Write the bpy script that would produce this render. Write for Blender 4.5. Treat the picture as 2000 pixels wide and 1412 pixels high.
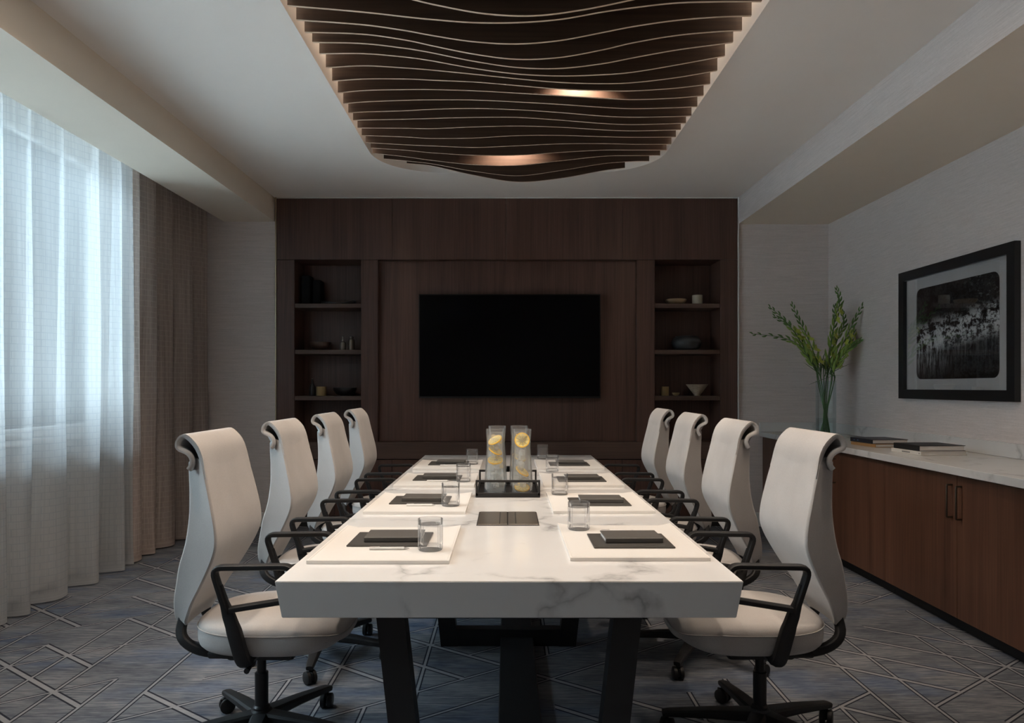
import bpy, bmesh, math, random
from mathutils import Vector, Matrix

for o in list(bpy.data.objects):
    bpy.data.objects.remove(o, do_unlink=True)
SC = bpy.context.scene
COL = SC.collection
PI = math.pi
random.seed(7)

# ------------------------------------------------------------------ camera
F, CX, CY, EYE = 1400.0, 991.0, 754.0, 1.315       # focal length in px, vanishing point, eye height
def PX(u, Y): return (u - CX) / F * Y
def PZ(v, Y): return EYE - (v - CY) / F * Y
cam = bpy.data.cameras.new('camera')
cam.sensor_width = 36.0
cam.lens = 36.0 * F / 2000.0
cam.shift_x = (1000 - CX) / 2000.0
cam.shift_y = (CY - 706) / 2000.0
cam.clip_start = 0.05
cam_o = bpy.data.objects.new('camera', cam)
cam_o.location = (0, 0, EYE)
cam_o.rotation_euler = (PI / 2, 0, 0)
COL.objects.link(cam_o)
SC.camera = cam_o

# ------------------------------------------------------------------ world, exposure
SC.view_settings.view_transform = 'Standard'
SC.view_settings.look = 'None'
SC.view_settings.gamma = 1.0
SC.view_settings.use_curve_mapping = False
SC.view_settings.exposure = 0.60
W = bpy.data.worlds.new('overcast_sky'); SC.world = W; W.use_nodes = True
bg = W.node_tree.nodes['Background']
bg.inputs[0].default_value = (0.72, 0.87, 1.0, 1)
# overcast sky: three times brighter overhead than at the horizon
_n = W.node_tree.nodes; _l = W.node_tree.links
_g = _n.new('ShaderNodeTexCoord'); _s = _n.new('ShaderNodeSeparateXYZ'); _l.new(_g.outputs['Generated'], _s.inputs[0])
_m = _n.new('ShaderNodeMath'); _m.operation = 'MAXIMUM'; _m.inputs[1].default_value = 0.0; _l.new(_s.outputs[2], _m.inputs[0])
_a = _n.new('ShaderNodeMath'); _a.operation = 'MULTIPLY_ADD'; _l.new(_m.outputs[0], _a.inputs[0])
SKY = 7.2
_a.inputs[1].default_value = 2 * SKY; _a.inputs[2].default_value = SKY
_l.new(_a.outputs[0], bg.inputs[1])
cy = SC.cycles
cy.use_denoising = True
cy.max_bounces = 10; cy.diffuse_bounces = 7; cy.glossy_bounces = 3
cy.transmission_bounces = 6; cy.transparent_max_bounces = 24
cy.sample_clamp_indirect = 8.0; cy.sample_clamp_direct = 0.0
cy.caustics_reflective = False; cy.caustics_refractive = False

# a portal in the window opening, so that the sky is sampled through it
WIN = (0.8, 5.42, 0.98, 3.0)                        # window y0, y1, z0, z1
WX = -3.05                                           # inner face of window wall
la = bpy.data.lights.new('window_sky_portal', 'AREA')
la.shape = 'RECTANGLE'; la.size = WIN[1] - WIN[0]; la.size_y = WIN[3] - WIN[2]
la.cycles.is_portal = True
lo = bpy.data.objects.new('window_sky_portal', la)
lo.location = (WX - 0.12, (WIN[0] + WIN[1]) / 2, (WIN[2] + WIN[3]) / 2)
lo.rotation_euler = Matrix(((0, 0, -1), (1, 0, 0), (0, -1, 0))).to_euler()
lo.rotation_euler = (PI / 2, 0, -PI / 2)
COL.objects.link(lo)

SPOT_W = 37.0
WARM = (1.0, 0.83, 0.68)
LED_E = 22.0
FILL_W = 44.0

# ------------------------------------------------------------------ node helpers
class NT:
    def __init__(s, name):
        s.m = bpy.data.materials.new(name); s.m.use_nodes = True
        s.t = s.m.node_tree; s.n = s.t.nodes; s.n.clear()
        s.out = s.n.new('ShaderNodeOutputMaterial')
        s._tc = None
    def node(s, typ, **kw):
        n = s.n.new(typ)
        for k, v in kw.items(): setattr(n, k, v)
        return n
    def put(s, sock, val):
        if val is None: return
        if hasattr(val, 'is_output') or isinstance(val, bpy.types.NodeSocket): s.t.links.new(val, sock)
        else:
            try: sock.default_value = val
            except Exception: sock.default_value = tuple(val) + (1,)
    def tc(s, which='Object'):
        if s._tc is None: s._tc = s.node('ShaderNodeTexCoord')
        return s._tc.outputs[which]
    def math(s, op, a, b=None, c=None):
        n = s.node('ShaderNodeMath', operation=op)
        for i, v in enumerate((a, b, c)):
            if v is not None: s.put(n.inputs[i], v)
        return n.outputs[0]
    def mapping(s, vec, scale=(1, 1, 1), loc=(0, 0, 0), rot=(0, 0, 0)):
        n = s.node('ShaderNodeMapping'); s.put(n.inputs[0], vec)
        n.inputs['Scale'].default_value = scale; n.inputs['Location'].default_value = loc
        n.inputs['Rotation'].default_value = rot
        return n.outputs[0]
    def noise(s, vec, scale=5, detail=3, rough=0.5, dist=0.0):
        n = s.node('ShaderNodeTexNoise'); s.put(n.inputs['Vector'], vec)
        n.inputs['Scale'].default_value = scale; n.inputs['Detail'].default_value = detail
        n.inputs['Roughness'].default_value = rough; n.inputs['Distortion'].default_value = dist
        return n.outputs[0]
    def ramp(s, fac, stops):
        n = s.node('ShaderNodeValToRGB'); s.put(n.inputs[0], fac)
        e = n.color_ramp.elements
        while len(e) < len(stops): e.new(0.5)
        for i, (p, c) in enumerate(stops):
            e[i].position = p; e[i].color = tuple(c) + (1,) if len(c) == 3 else c
        return n.outputs[0]
    def mix(s, fac, a, b):
        n = s.node('ShaderNodeMix', data_type='RGBA')
        s.put(n.inputs[0], fac); s.put(n.inputs[6], a); s.put(n.inputs[7], b)
        return n.outputs[2]
    def sep(s, vec):
        n = s.node('ShaderNodeSeparateXYZ'); s.put(n.inputs[0], vec); return n.outputs
    def comb(s, x, y, z):
        n = s.node('ShaderNodeCombineXYZ')
        for i, v in enumerate((x, y, z)): s.put(n.inputs[i], v)
        return n.outputs[0]
    def wn(s, vec):
        n = s.node('ShaderNodeTexWhiteNoise', noise_dimensions='3D'); s.put(n.inputs[0], vec); return n.outputs[0]
    def bump(s, h, strength=0.2, dist=0.002):
        n = s.node('ShaderNodeBump'); s.put(n.inputs['Height'], h)
        n.inputs['Strength'].default_value = strength; n.inputs['Distance'].default_value = dist
        return n.outputs[0]
    def principled(s, color, rough=0.5, metal=0.0, spec=0.5, normal=None, **kw):
        n = s.node('ShaderNodeBsdfPrincipled')
        s.put(n.inputs['Base Color'], color); s.put(n.inputs['Roughness'], rough)
        n.inputs['Metallic'].default_value = metal; n.inputs['Specular IOR Level'].default_value = spec
        if normal is not None: s.put(n.inputs['Normal'], normal)
        for k, v in kw.items(): s.put(n.inputs[k], v)
        return n.outputs[0]
    def mixsh(s, fac, a, b):
        n = s.node('ShaderNodeMixShader'); s.put(n.inputs[0], fac)
        s.t.links.new(a, n.inputs[1]); s.t.links.new(b, n.inputs[2]); return n.outputs[0]
    def done(s, sh):
        s.t.links.new(sh, s.out.inputs[0]); return s.m

M = {}
def plain(name, col, rough=0.5, metal=0.0, spec=0.5, noise=0.06, nscale=25, bump=0.0):
    t = NT(name)
    nz = t.noise(t.tc(), nscale, 3)
    c = t.mix(nz, tuple(max(0, v * (1 - noise)) for v in col), tuple(min(1, v * (1 + noise)) for v in col))
    nr = t.bump(nz, bump, 0.002) if bump else None
    M[name] = t.done(t.principled(c, rough, metal, spec, nr))
    return M[name]
def wood(name, dark, light, axis, rough=0.45, fine=90.0, spec=0.35):
    t = NT(name)
    sc = [fine] * 3; sc['xyz'.index(axis)] = fine / 55
    sc2 = [9.0] * 3; sc2['xyz'.index(axis)] = 0.5
    a = t.noise(t.mapping(t.tc(), sc), 1.0, 4, 0.6)
    b = t.noise(t.mapping(t.tc(), sc2), 1.0, 3, 0.55, 0.6)
    f = t.math('ADD', t.math('MULTIPLY', a, 0.6), t.math('MULTIPLY', b, 0.5))
    c = t.ramp(f, [(0.34, dark), (0.72, light)])
    M[name] = t.done(t.principled(c, rough, 0, spec, t.bump(a, 0.12, 0.001)))
def emit(name, col, strength):
    t = NT(name); e = t.node('ShaderNodeEmission')
    e.inputs[0].default_value = tuple(col) + (1,); e.inputs[1].default_value = strength
    M[name] = t.done(e.outputs[0])
def thin_glass(name, tint=(1, 1, 1), body=0.03, rough=0.02, bodycol=(0.9, 0.95, 0.95), edge=1.0, blend=0.30):
    # a clear pane or wall: lets light straight through, mirrors more at grazing angles
    t = NT(name)
    lw = t.node('ShaderNodeLayerWeight'); lw.inputs[0].default_value = blend
    tr = t.node('ShaderNodeBsdfTransparent'); tr.inputs[0].default_value = tuple(tint) + (1,)
    gl = t.node('ShaderNodeBsdfGlossy'); gl.inputs['Roughness'].default_value = rough
    df = t.node('ShaderNodeBsdfDiffuse'); df.inputs[0].default_value = tuple(bodycol) + (1,)
    tl = t.node('ShaderNodeBsdfTranslucent'); tl.inputs[0].default_value = tuple(bodycol) + (1,)
    a = t.mixsh(body, tr.outputs[0], t.mixsh(0.5, df.outputs[0], tl.outputs[0]))
    M[name] = t.done(t.mixsh(t.math('MULTIPLY', lw.outputs['Fresnel'], edge), a, gl.outputs[0]))

# setting
plain('ceiling_paint', (0.88, 0.825, 0.775), 0.9, spec=0.1, noise=0.015, nscale=6)
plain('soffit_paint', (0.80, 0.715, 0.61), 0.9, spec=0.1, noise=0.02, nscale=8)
plain('white_paint', (0.70, 0.69, 0.67), 0.5, spec=0.3, noise=0.02)
def wallpaper(name, a, b):
    t = NT(name)
    p = t.tc()
    n1 = t.noise(t.mapping(p, (5, 5, 160)), 1.0, 4, 0.65)
    n2 = t.noise(t.mapping(p, (60, 60, 240)), 1.0, 2)
    f = t.math('ADD', t.math('MULTIPLY', n1, 0.7), t.math('MULTIPLY', n2, 0.3))
    M[name] = t.done(t.principled(t.ramp(f, [(0.32, a), (0.68, b)]), 0.8, 0, 0.15, t.bump(f, 0.25, 0.002)))
wallpaper('grasscloth', (0.57, 0.510, 0.485), (0.73, 0.655, 0.625))

def carpet():
    t = NT('carpet')
    p = t.tc(); s = t.sep(p); x, y = s[0], s[1]
    a, d = 0.195, 0.28
    sl = d / 2 / a
    lights, darks = [], []
    def fam(pv, scale, along, L, thr, w1, w2, fid):
        k = t.math('ROUND', pv)
        dist = t.math('MULTIPLY', t.math('ABSOLUTE', t.math('SUBTRACT', pv, k)), scale)
        off = t.math('FLOOR', t.math('MULTIPLY', t.wn(t.comb(k, fid, 3.0)), 7.0))
        al = along(k)
        seg = t.math('FLOOR', t.math('DIVIDE', t.math('ADD', al, off), L))
        on = t.math('GREATER_THAN', t.wn(t.comb(k, seg, fid)), thr)
        lights.append(t.math('MULTIPLY', on, t.math('LESS_THAN', dist, w1)))
        darks.append(t.math('MULTIPLY', on, t.math('LESS_THAN', dist, w2)))
    c = math.cos(math.atan(sl))
    fam(t.math('DIVIDE', x, a), a,
        lambda k: t.math('SUBTRACT', t.math('DIVIDE', y, d), t.math('MULTIPLY', k, 0.5)), 3.0, 0.42, 0.0058, 0.0125, 1.0)
    fam(t.math('DIVIDE', t.math('ADD', y, t.math('MULTIPLY', x, sl)), d), d * c,
        lambda k: t.math('DIVIDE', x, a), 2.0, 0.52, 0.0105, 0.0190, 2.0)
    fam(t.math('DIVIDE', t.math('SUBTRACT', y, t.math('MULTIPLY', x, sl)), d), d * c,
        lambda k: t.math('DIVIDE', x, a), 3.0, 0.40, 0.0058, 0.0125, 3.0)
    mx = lambda l: t.math('MAXIMUM', t.math('MAXIMUM', l[0], l[1]), l[2])
    n1 = t.math('ADD', t.math('MULTIPLY', t.noise(t.mapping(p, (7, 85, 1)), 1.0, 3, 0.6), 0.55), t.math('MULTIPLY', t.noise(t.mapping(p, (16, 240, 1), (3, 1, 0)), 1.0, 3, 0.7), 0.45))
    n2 = t.noise(t.mapping(p, (2.2, 5.0, 1)), 1.0, 4, 0.6, 0.3)
    n3 = t.noise(t.mapping(p, (1.3, 3.0, 1), (4, 9, 0)), 1.0, 3, 0.6)
    f = t.math('ADD', t.math('MULTIPLY', n1, 0.75), t.math('MULTIPLY', n2, 0.30))
    base = t.ramp(f, [(0.36, (0.050, 0.060, 0.082)), (0.50, (0.125, 0.136, 0.155)), (0.66, (0.270, 0.270, 0.275))])
    blue = t.ramp(n3, [(0.52, (0, 0, 0)), (0.66, (1, 1, 1))])
    base = t.mix(t.math('MULTIPLY', blue, 0.55), base, t.ramp(f, [(0.36, (0.035, 0.06, 0.12)), (0.66, (0.12, 0.17, 0.26))]))
    col = t.mix(t.math('MULTIPLY', mx(darks), 0.9), base, (0.016, 0.019, 0.028))
    lc = t.mix(n1, (0.15, 0.155, 0.17), (0.38, 0.38, 0.385))
    col = t.mix(mx(lights), col, lc)
    h = t.noise(t.mapping(p, (300, 300, 1)), 1.0, 2)
    M['carpet'] = t.done(t.principled(col, 0.95, 0, 0.05, t.bump(h, 0.3, 0.003)))
carpet()

def marble(name, base=(0.80, 0.78, 0.755), vein=(0.30, 0.29, 0.28), scale=1.0, rough=0.13):
    t = NT(name)
    p = t.mapping(t.tc(), (scale,) * 3, (1.3, 0.4, 2.2), (0.3, 0.5, 0.35))
    w = t.noise(p, 2.0, 5, 0.62)
    pv = t.node('ShaderNodeVectorMath', operation='ADD'); t.put(pv.inputs[0], p)
    sc = t.node('ShaderNodeVectorMath', operation='SCALE')
    nn = t.node('ShaderNodeTexNoise'); t.put(nn.inputs['Vector'], p); nn.inputs['Scale'].default_value = 2.6
    nn.inputs['Detail'].default_value = 6
    t.put(sc.inputs[0], nn.outputs[1]); sc.inputs['Scale'].default_value = 0.55
    t.put(pv.inputs[1], sc.outputs[0])
    v = t.node('ShaderNodeTexVoronoi', feature='DISTANCE_TO_EDGE')
    t.put(v.inputs['Vector'], pv.outputs[0]); v.inputs['Scale'].default_value = 1.35
    line = t.ramp(v.outputs[0], [(0.0, (1, 1, 1)), (0.012, (0.55, 0.55, 0.55)), (0.05, (0, 0, 0))])
    msk = t.ramp(w, [(0.46, (0, 0, 0)), (0.62, (1, 1, 1))])
    soft = t.ramp(t.noise(p, 1.7, 4, 0.55, 0.8), [(0.45, (0, 0, 0)), (0.72, (1, 1, 1))])
    c = t.mix(t.math('MULTIPLY', soft, 0.16), base, (0.55, 0.54, 0.53))
    c = t.mix(t.math('MULTIPLY', t.math('MULTIPLY', line, msk), 0.85), c, vein)
    M[name] = t.done(t.principled(c, rough, 0, 0.5))
marble('table_marble', scale=1.25)
marble('counter_marble', (0.66, 0.645, 0.63), (0.34, 0.335, 0.33), 1.5, 0.16)

wood('walnut_vertical', (0.056, 0.028, 0.021), (0.125, 0.066, 0.049), 'z')
wood('walnut_horizontal', (0.060, 0.035, 0.026), (0.130, 0.078, 0.058), 'x')
wood('cabinet_walnut', (0.062, 0.028, 0.017), (0.140, 0.066, 0.040), 'z')
wood('fin_walnut', (0.030, 0.016, 0.010), (0.085, 0.047, 0.030), 'x', fine=70)
plain('fin_edge_maple', (0.66, 0.52, 0.40), 0.6, spec=0.2, noise=0.08, nscale=12)
plain('toe_black', (0.012, 0.011, 0.011), 0.6)
plain('black_metal', (0.012, 0.012, 0.013), 0.38, spec=0.4)
plain('black_plastic', (0.016, 0.016, 0.017), 0.5, spec=0.35, bump=0.05, nscale=300)
plain('bronze', (0.11, 0.085, 0.065), 0.32, 0.85)
plain('brass_trim', (0.50, 0.40, 0.27), 0.35, 0.6)
plain('tv_black', (0.008, 0.008, 0.009), 0.3, spec=0.4, noise=0)
t = NT('tv_screen'); M['tv_screen'] = t.done(t.principled((0.002, 0.002, 0.003), 0.30, 0, 0.08))
plain('tray_black', (0.018, 0.017, 0.017), 0.42, spec=0.35)
plain('placemat_leather', (0.74, 0.705, 0.66), 0.55, spec=0.3, noise=0.02, nscale=120, bump=0.06)
plain('folio_leather', (0.065, 0.060, 0.054), 0.5, spec=0.35, nscale=150, bump=0.1)
plain('notebook_cover', (0.10, 0.092, 0.083), 0.52, spec=0.35, nscale=150, bump=0.1)
plain('paper', (0.70, 0.67, 0.63), 0.8, spec=0.1)
plain('pen_white', (0.82, 0.80, 0.77), 0.3)
plain('pen_metal', (0.6, 0.6, 0.6), 0.3, 0.9)
plain('hatch_bronze', (0.17, 0.145, 0.12), 0.33, 0.55)
plain('lemon_rind', (0.90, 0.52, 0.05), 0.5)
plain('lemon_flesh', (0.95, 0.72, 0.28), 0.5, noise=0.15, nscale=90)
plain('leaf_green', (0.10, 0.20, 0.045), 0.5, noise=0.35, nscale=20)
plain('stem_green', (0.065, 0.15, 0.035), 0.5, noise=0.3, nscale=20)
plain('bud_green', (0.22, 0.34, 0.07), 0.5, noise=0.25, nscale=30)
plain('blossom_lime', (0.52, 0.58, 0.10), 0.55, noise=0.2, nscale=60)
plain('book_navy', (0.012, 0.014, 0.022), 0.45)
plain('book_black', (0.011, 0.011, 0.012), 0.5)
plain('book_tan', (0.36, 0.19, 0.075), 0.6)
plain('book_cream', (0.62, 0.58, 0.53), 0.6)
plain('ink', (0.03, 0.03, 0.035), 0.7)
plain('book_blue_mark', (0.12, 0.20, 0.42), 0.6)
plain('frame_black', (0.011, 0.011, 0.012), 0.38, spec=0.4)
plain('mat_board', (0.62, 0.61, 0.60), 0.9, spec=0.1, noise=0.01)
plain('dark_ceramic', (0.014, 0.013, 0.013), 0.35)
plain('album_black', (0.010, 0.010, 0.011), 0.8, spec=0.1)
plain('charcoal_ceramic', (0.045, 0.046, 0.048), 0.4)
plain('brown_ceramic', (0.085, 0.052, 0.036), 0.45)
plain('cream_ceramic', (0.46, 0.40, 0.30), 0.45)
plain('ochre_ceramic', (0.34, 0.24, 0.11), 0.45)
plain('pale_wood', (0.36, 0.23, 0.13), 0.5)
plain('speckled_ceramic', (0.42, 0.33, 0.24), 0.5, noise=0.5, nscale=70)
plain('pewter', (0.26, 0.22, 0.18), 0.35, 0.7)
plain('chrome', (0.5, 0.5, 0.5), 0.2, 1.0)
plain('facade', (0.42, 0.42, 0.41), 0.9, spec=0.1)
plain('facade_glass', (0.10, 0.12, 0.14), 0.2)
plain('street', (0.52, 0.51, 0.49), 0.9)
plain('sign_blue', (0.16, 0.30, 0.70), 0.6)
thin_glass('window_glass', (0.93, 0.97, 0.98), 0.0, 0.0)
thin_glass('tumbler_glass', (0.99, 0.99, 0.99), 0.055, 0.02, (0.95, 0.95, 0.95), edge=0.75, blend=0.16)
thin_glass('carafe_glass', (0.99, 0.99, 0.99), 0.05, 0.02, (0.95, 0.95, 0.95), edge=0.6, blend=0.16)
thin_glass('vase_glass', (0.95, 0.98, 0.98), 0.01, 0.02, edge=0.30)
thin_glass('picture_glass', (1, 1, 1), 0.0, 0.01, edge=0.45)
thin_glass('water', (0.98, 0.98, 0.97), 0.20, 0.05, (0.93, 0.92, 0.86), 0.15)
thin_glass('ice', (0.97, 0.98, 0.98), 0.36, 0.1, (0.96, 0.96, 0.95), 0.25)
emit('lamp_lens', WARM, 30.0)

def fabric(name, col, sc=420):
    t = NT(name); p = t.tc()
    n = t.noise(t.mapping(p, (sc, sc, sc)), 1.0, 2, 0.6)
    n2 = t.noise(p, 9, 3)
    f = t.math('ADD', t.math('MULTIPLY', n, 0.65), t.math('MULTIPLY', n2, 0.35))
    c = t.ramp(f, [(0.3, tuple(v * 0.86 for v in col)), (0.7, tuple(v * 1.08 for v in col))])
    M[name] = t.done(t.principled(c, 0.9, 0, 0.1, t.bump(n, 0.25, 0.0012), **{'Sheen Weight': 0.15}))
fabric('chair_fabric', (0.50, 0.475, 0.455))
fabric('chair_piping', (0.40, 0.38, 0.36))

def curtain_mat(name, col, lines, transp, transl, line_tr, lmix=0.75, streak=0.12):
    t = NT(name)
    uv = t.tc('UV')
    b = t.node('ShaderNodeTexBrick'); t.put(b.inputs['Vector'], uv)
    b.offset = 0.5; b.inputs['Scale'].default_value = 1.0
    b.inputs['Brick Width'].default_value = 0.075; b.inputs['Row Height'].default_value = 0.042
    b.inputs['Mortar Size'].default_value = 0.0025; b.inputs['Mortar Smooth'].default_value = 0.3
    ln = b.outputs['Fac']
    w = t.math('ADD', t.math('MULTIPLY', t.noise(t.mapping(uv, (130, 1.6, 1)), 1.0, 2, 0.6), 0.5), t.math('MULTIPLY', t.noise(t.mapping(uv, (30, 0.8, 1), (5, 2, 0)), 1.0, 3, 0.6), 0.5))
    c = t.ramp(w, [(0.3, tuple(v * (1 - streak) for v in col)), (0.7, tuple(min(1, v * (1 + streak * 0.6)) for v in col))])
    c = t.mix(t.math('MULTIPLY', ln, lmix), c, lines)
    df = t.node('ShaderNodeBsdfDiffuse'); t.put(df.inputs[0], c)
    tl = t.node('ShaderNodeBsdfTranslucent'); t.put(tl.inputs[0], c)
    tr = t.node('ShaderNodeBsdfTransparent')
    body = t.mixsh(transl, df.outputs[0], tl.outputs[0])
    wv = t.math('ADD', t.math('MULTIPLY', w, transp * 1.8), transp * 0.10)
    fac = t.math('MULTIPLY', wv, t.math('SUBTRACT', 1.0, t.math('MULTIPLY', ln, 1 - line_tr)))
    M[name] = t.done(t.mixsh(fac, body, tr.outputs[0]))
curtain_mat('sheer_voile', (0.70, 0.71, 0.71), (0.34, 0.36, 0.37), 0.42, 0.50, 0.30, 0.85, 0.15)
curtain_mat('drape_linen', (0.47, 0.39, 0.35), (0.62, 0.53, 0.46), 0.06, 0.22, 0.2, 0.35, 0.45)

def print_mat():
    # black and white night view of lit buildings and trees mirrored in a river (flat print)
    t = NT('night_print'); p = t.tc(); s = t.sep(p); u, v = s[1], s[2]     # u along the wall, v up, metres from centre
    n = t.math('MULTIPLY', t.noise(t.mapping(p, (1, 48, 55)), 1.0, 5, 0.75), t.math('MULTIPLY', t.noise(t.mapping(p, (1, 9, 14), (0, 2, 7)), 1.0, 3, 0.6), 2.1))
    lam = t.ramp(n, [(0.46, (0, 0, 0)), (0.60, (1, 1, 1))])
    hz = t.math('ADD', v, t.math('MULTIPLY', u, 0.10))
    band = t.ramp(t.math('ABSOLUTE', t.math('ADD', hz, -0.005)), [(0.04, (1, 1, 1)), (0.13, (0, 0, 0))])
    nr = t.noise(t.mapping(p, (1, 55, 6), (0, 11, 5)), 1.0, 5, 0.75)
    refl = t.ramp(nr, [(0.47, (0, 0, 0)), (0.62, (0.9, 0.9, 0.9))])
    rb = t.ramp(t.math('ADD', hz, 0.5), [(0.20, (0, 0, 0)), (0.40, (1, 1, 1)), (0.47, (1, 1, 1)), (0.50, (0, 0, 0))])
    left = t.ramp(t.math('ADD', u, 0.5), [(0.45, (0.25, 0.25, 0.25)), (0.75, (1, 1, 1))])
    nt = t.noise(t.mapping(p, (1, 22, 40), (0, 3, 1), (0.6, 0, 0)), 1.0, 6, 0.8)
    tree = t.ramp(nt, [(0.55, (0, 0, 0)), (0.70, (1, 1, 1))])
    tm = t.ramp(t.math('SUBTRACT', t.math('MULTIPLY', v, 0.8), u), [(0.25, (0, 0, 0)), (0.45, (1, 1, 1))])
    g = t.math('ADD', t.math('MULTIPLY', lam, band), t.math('MULTIPLY', t.math('MULTIPLY', refl, rb), left))
    g = t.math('ADD', g, t.math('MULTIPLY', t.math('MULTIPLY', tree, tm), 0.6))
    g = t.math('ADD', g, t.math('MULTIPLY', t.math('MULTIPLY', lam, 0.05), 1.0))
    c = t.ramp(g, [(0.0, (0.010, 0.010, 0.011)), (1.0, (0.80, 0.80, 0.80))])
    M['night_print'] = t.done(t.principled(c, 0.6, 0, 0.1))
print_mat()

# ------------------------------------------------------------------ mesh helpers
class MB:
    def __init__(s): s.v = []; s.f = []; s.mi = []; s.uv = None
    def add(s, vs, fs, mi=0):
        b = len(s.v); s.v += [tuple(v) for v in vs]
        s.f += [tuple(i + b for i in f) for f in fs]; s.mi += [mi] * len(fs)
        return s
    def box(s, x0, x1, y0, y1, z0, z1, bev=0.0, mi=0, seg=1):
        if x0 > x1: x0, x1 = x1, x0
        if y0 > y1: y0, y1 = y1, y0
        if z0 > z1: z0, z1 = z1, z0
        if bev <= 0:
            v = [(x, y, z) for z in (z0, z1) for y in (y0, y1) for x in (x0, x1)]
            return s.add(v, [(0, 2, 3, 1), (4, 5, 7, 6), (0, 1, 5, 4), (2, 6, 7, 3), (0, 4, 6, 2), (1, 3, 7, 5)], mi)
        bm = bmesh.new()
        bmesh.ops.create_cube(bm, size=1.0)
        for q in bm.verts:
            q.co = Vector(((x0 + x1) / 2 + q.co.x * (x1 - x0), (y0 + y1) / 2 + q.co.y * (y1 - y0), (z0 + z1) / 2 + q.co.z * (z1 - z0)))
        bmesh.ops.bevel(bm, geom=list(bm.edges), offset=bev, segments=seg, affect='EDGES', profile=0.5)
        return s.bm(bm, mi)
    def bm(s, bm, mi=0):
        bm.verts.index_update()
        s.add([q.co[:] for q in bm.verts], [[q.index for q in f.verts] for f in bm.faces], mi)
        bm.free(); return s
    def tube(s, path, r, n=10, mi=0, cap=True, flat=None, up=None):
        # sweep of an ellipse; r a number or list; flat=(ra, rb): ra along 'up', rb across
        P = [Vector(p) for p in path]; N = len(P)
        rs = r if isinstance(r, (list, tuple)) else [r] * N
        vs = []; ref = Vector(up) if up else None; prev = None
        for i in range(N):
            tg = (P[min(i + 1, N - 1)] - P[max(i - 1, 0)]).normalized()
            if ref is not None:
                a = ref - tg * ref.dot(tg); a.normalize()
            elif prev is None:
                h = Vector((0, 0, 1)) if abs(tg.z) < 0.9 else Vector((1, 0, 0))
                a = h - tg * h.dot(tg); a.normalize()
            else:
                a = prev - tg * prev.dot(tg); a.normalize()
            prev = a; b = tg.cross(a)
            fa, fb = flat if flat else (1, 1)
            for k in range(n):
                th = 2 * PI * k / n
                ca, sa = math.cos(th), math.sin(th)
                if flat:                                   # squarer section
                    ca = math.copysign(abs(ca) ** 0.6, ca); sa = math.copysign(abs(sa) ** 0.6, sa)
                vs.append(P[i] + a * (ca * rs[i] * fa) + b * (sa * rs[i] * fb))
        fs = []
        for i in range(N - 1):
            for k in range(n):
                k2 = (k + 1) % n
                fs.append((i * n + k, i * n + k2, (i + 1) * n + k2, (i + 1) * n + k))
        if cap:
            fs.append(tuple(range(n - 1, -1, -1))); fs.append(tuple((N - 1) * n + k for k in range(n)))
        return s.add(vs, fs, mi)
    def lathe(s, prof, n=32, c=(0, 0, 0), mi=0, closed=False, rib=0.0):
        vs = []; fs = []
        for j, (r, z) in enumerate(prof):
            for k in range(n):
                th = 2 * PI * k / n
                rr = r - (rib if (rib and k % 2 and r > 0.01) else 0)
                vs.append((c[0] + rr * math.cos(th), c[1] + rr * math.sin(th), c[2] + z))
        J = len(prof)
        for j in range(J if closed else J - 1):
            j2 = (j + 1) % J
            for k in range(n):
                k2 = (k + 1) % n
                fs.append((j * n + k, j * n + k2, j2 * n + k2, j2 * n + k))
        if not closed:
            if prof[0][0] > 1e-4: fs.append(tuple(range(n - 1, -1, -1)))
            if prof[-1][0] > 1e-4: fs.append(tuple((J - 1) * n + k for k in range(n)))
        return s.add(vs, fs, mi)
    def prism(s, pts, axis, a, b, mi=0):
        # polygon (2-D) extruded along axis from a to b; 2-D axes are the other two in xyz order
        def pt(p, q):
            l = list(p); l.insert('xyz'.index(axis), q); return tuple(l)
        n = len(pts)
        v = [pt(p, a) for p in pts] + [pt(p, b) for p in pts]
        f = [tuple(range(n)), tuple(range(2 * n - 1, n - 1, -1))] + [(i, i + n, (i + 1) % n + n, (i + 1) % n) for i in range(n)]
        return s.add(v, f, mi)
    def grid(s, rows, mi=0, wrap=False):
        # rows: list of equal-length vertex rows
        n = len(rows[0]); vs = [v for r in rows for v in r]; fs = []
        for i in range(len(rows) - 1):
            for k in range(n if wrap else n - 1):
                k2 = (k + 1) % n
                fs.append((i * n + k, i * n + k2, (i + 1) * n + k2, (i + 1) * n + k))
        return s.add(vs, fs, mi)
    def xform(s, mat):
        s.v = [tuple(mat @ Vector(v)) for v in s.v]; return s
    def build(s, name, mats, parent=None, smooth=True, angle=35, world=False, loc=None):
        if world and parent is not None:
            r = parent
            while r.parent: r = r.parent
            o = Vector(r.location); s.v = [tuple(Vector(v) - o) for v in s.v]
        elif world and loc is not None:
            o = Vector(loc); s.v = [tuple(Vector(v) - o) for v in s.v]
        me = bpy.data.meshes.new(name)
        me.from_pydata(s.v, [], s.f)
        bm = bmesh.new(); bm.from_mesh(me); bmesh.ops.recalc_face_normals(bm, faces=bm.faces); bm.to_mesh(me); bm.free()
        mats = mats if isinstance(mats, (list, tuple)) else [mats]
        for m in mats: me.materials.append(M[m])
        if len(mats) > 1: me.polygons.foreach_set('material_index', s.mi)
        if s.uv:
            l = me.uv_layers.new(name='UVMap')
            for lp in me.loops: l.data[lp.index].uv = s.uv[lp.vertex_index]
        if smooth:
            me.polygons.foreach_set('use_smooth', [True] * len(me.polygons))
            me.set_sharp_from_angle(angle=math.radians(angle))
        o = bpy.data.objects.new(name, me); COL.objects.link(o)
        if parent is not None: o.parent = parent
        if loc is not None: o.location = loc
        return o

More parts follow.
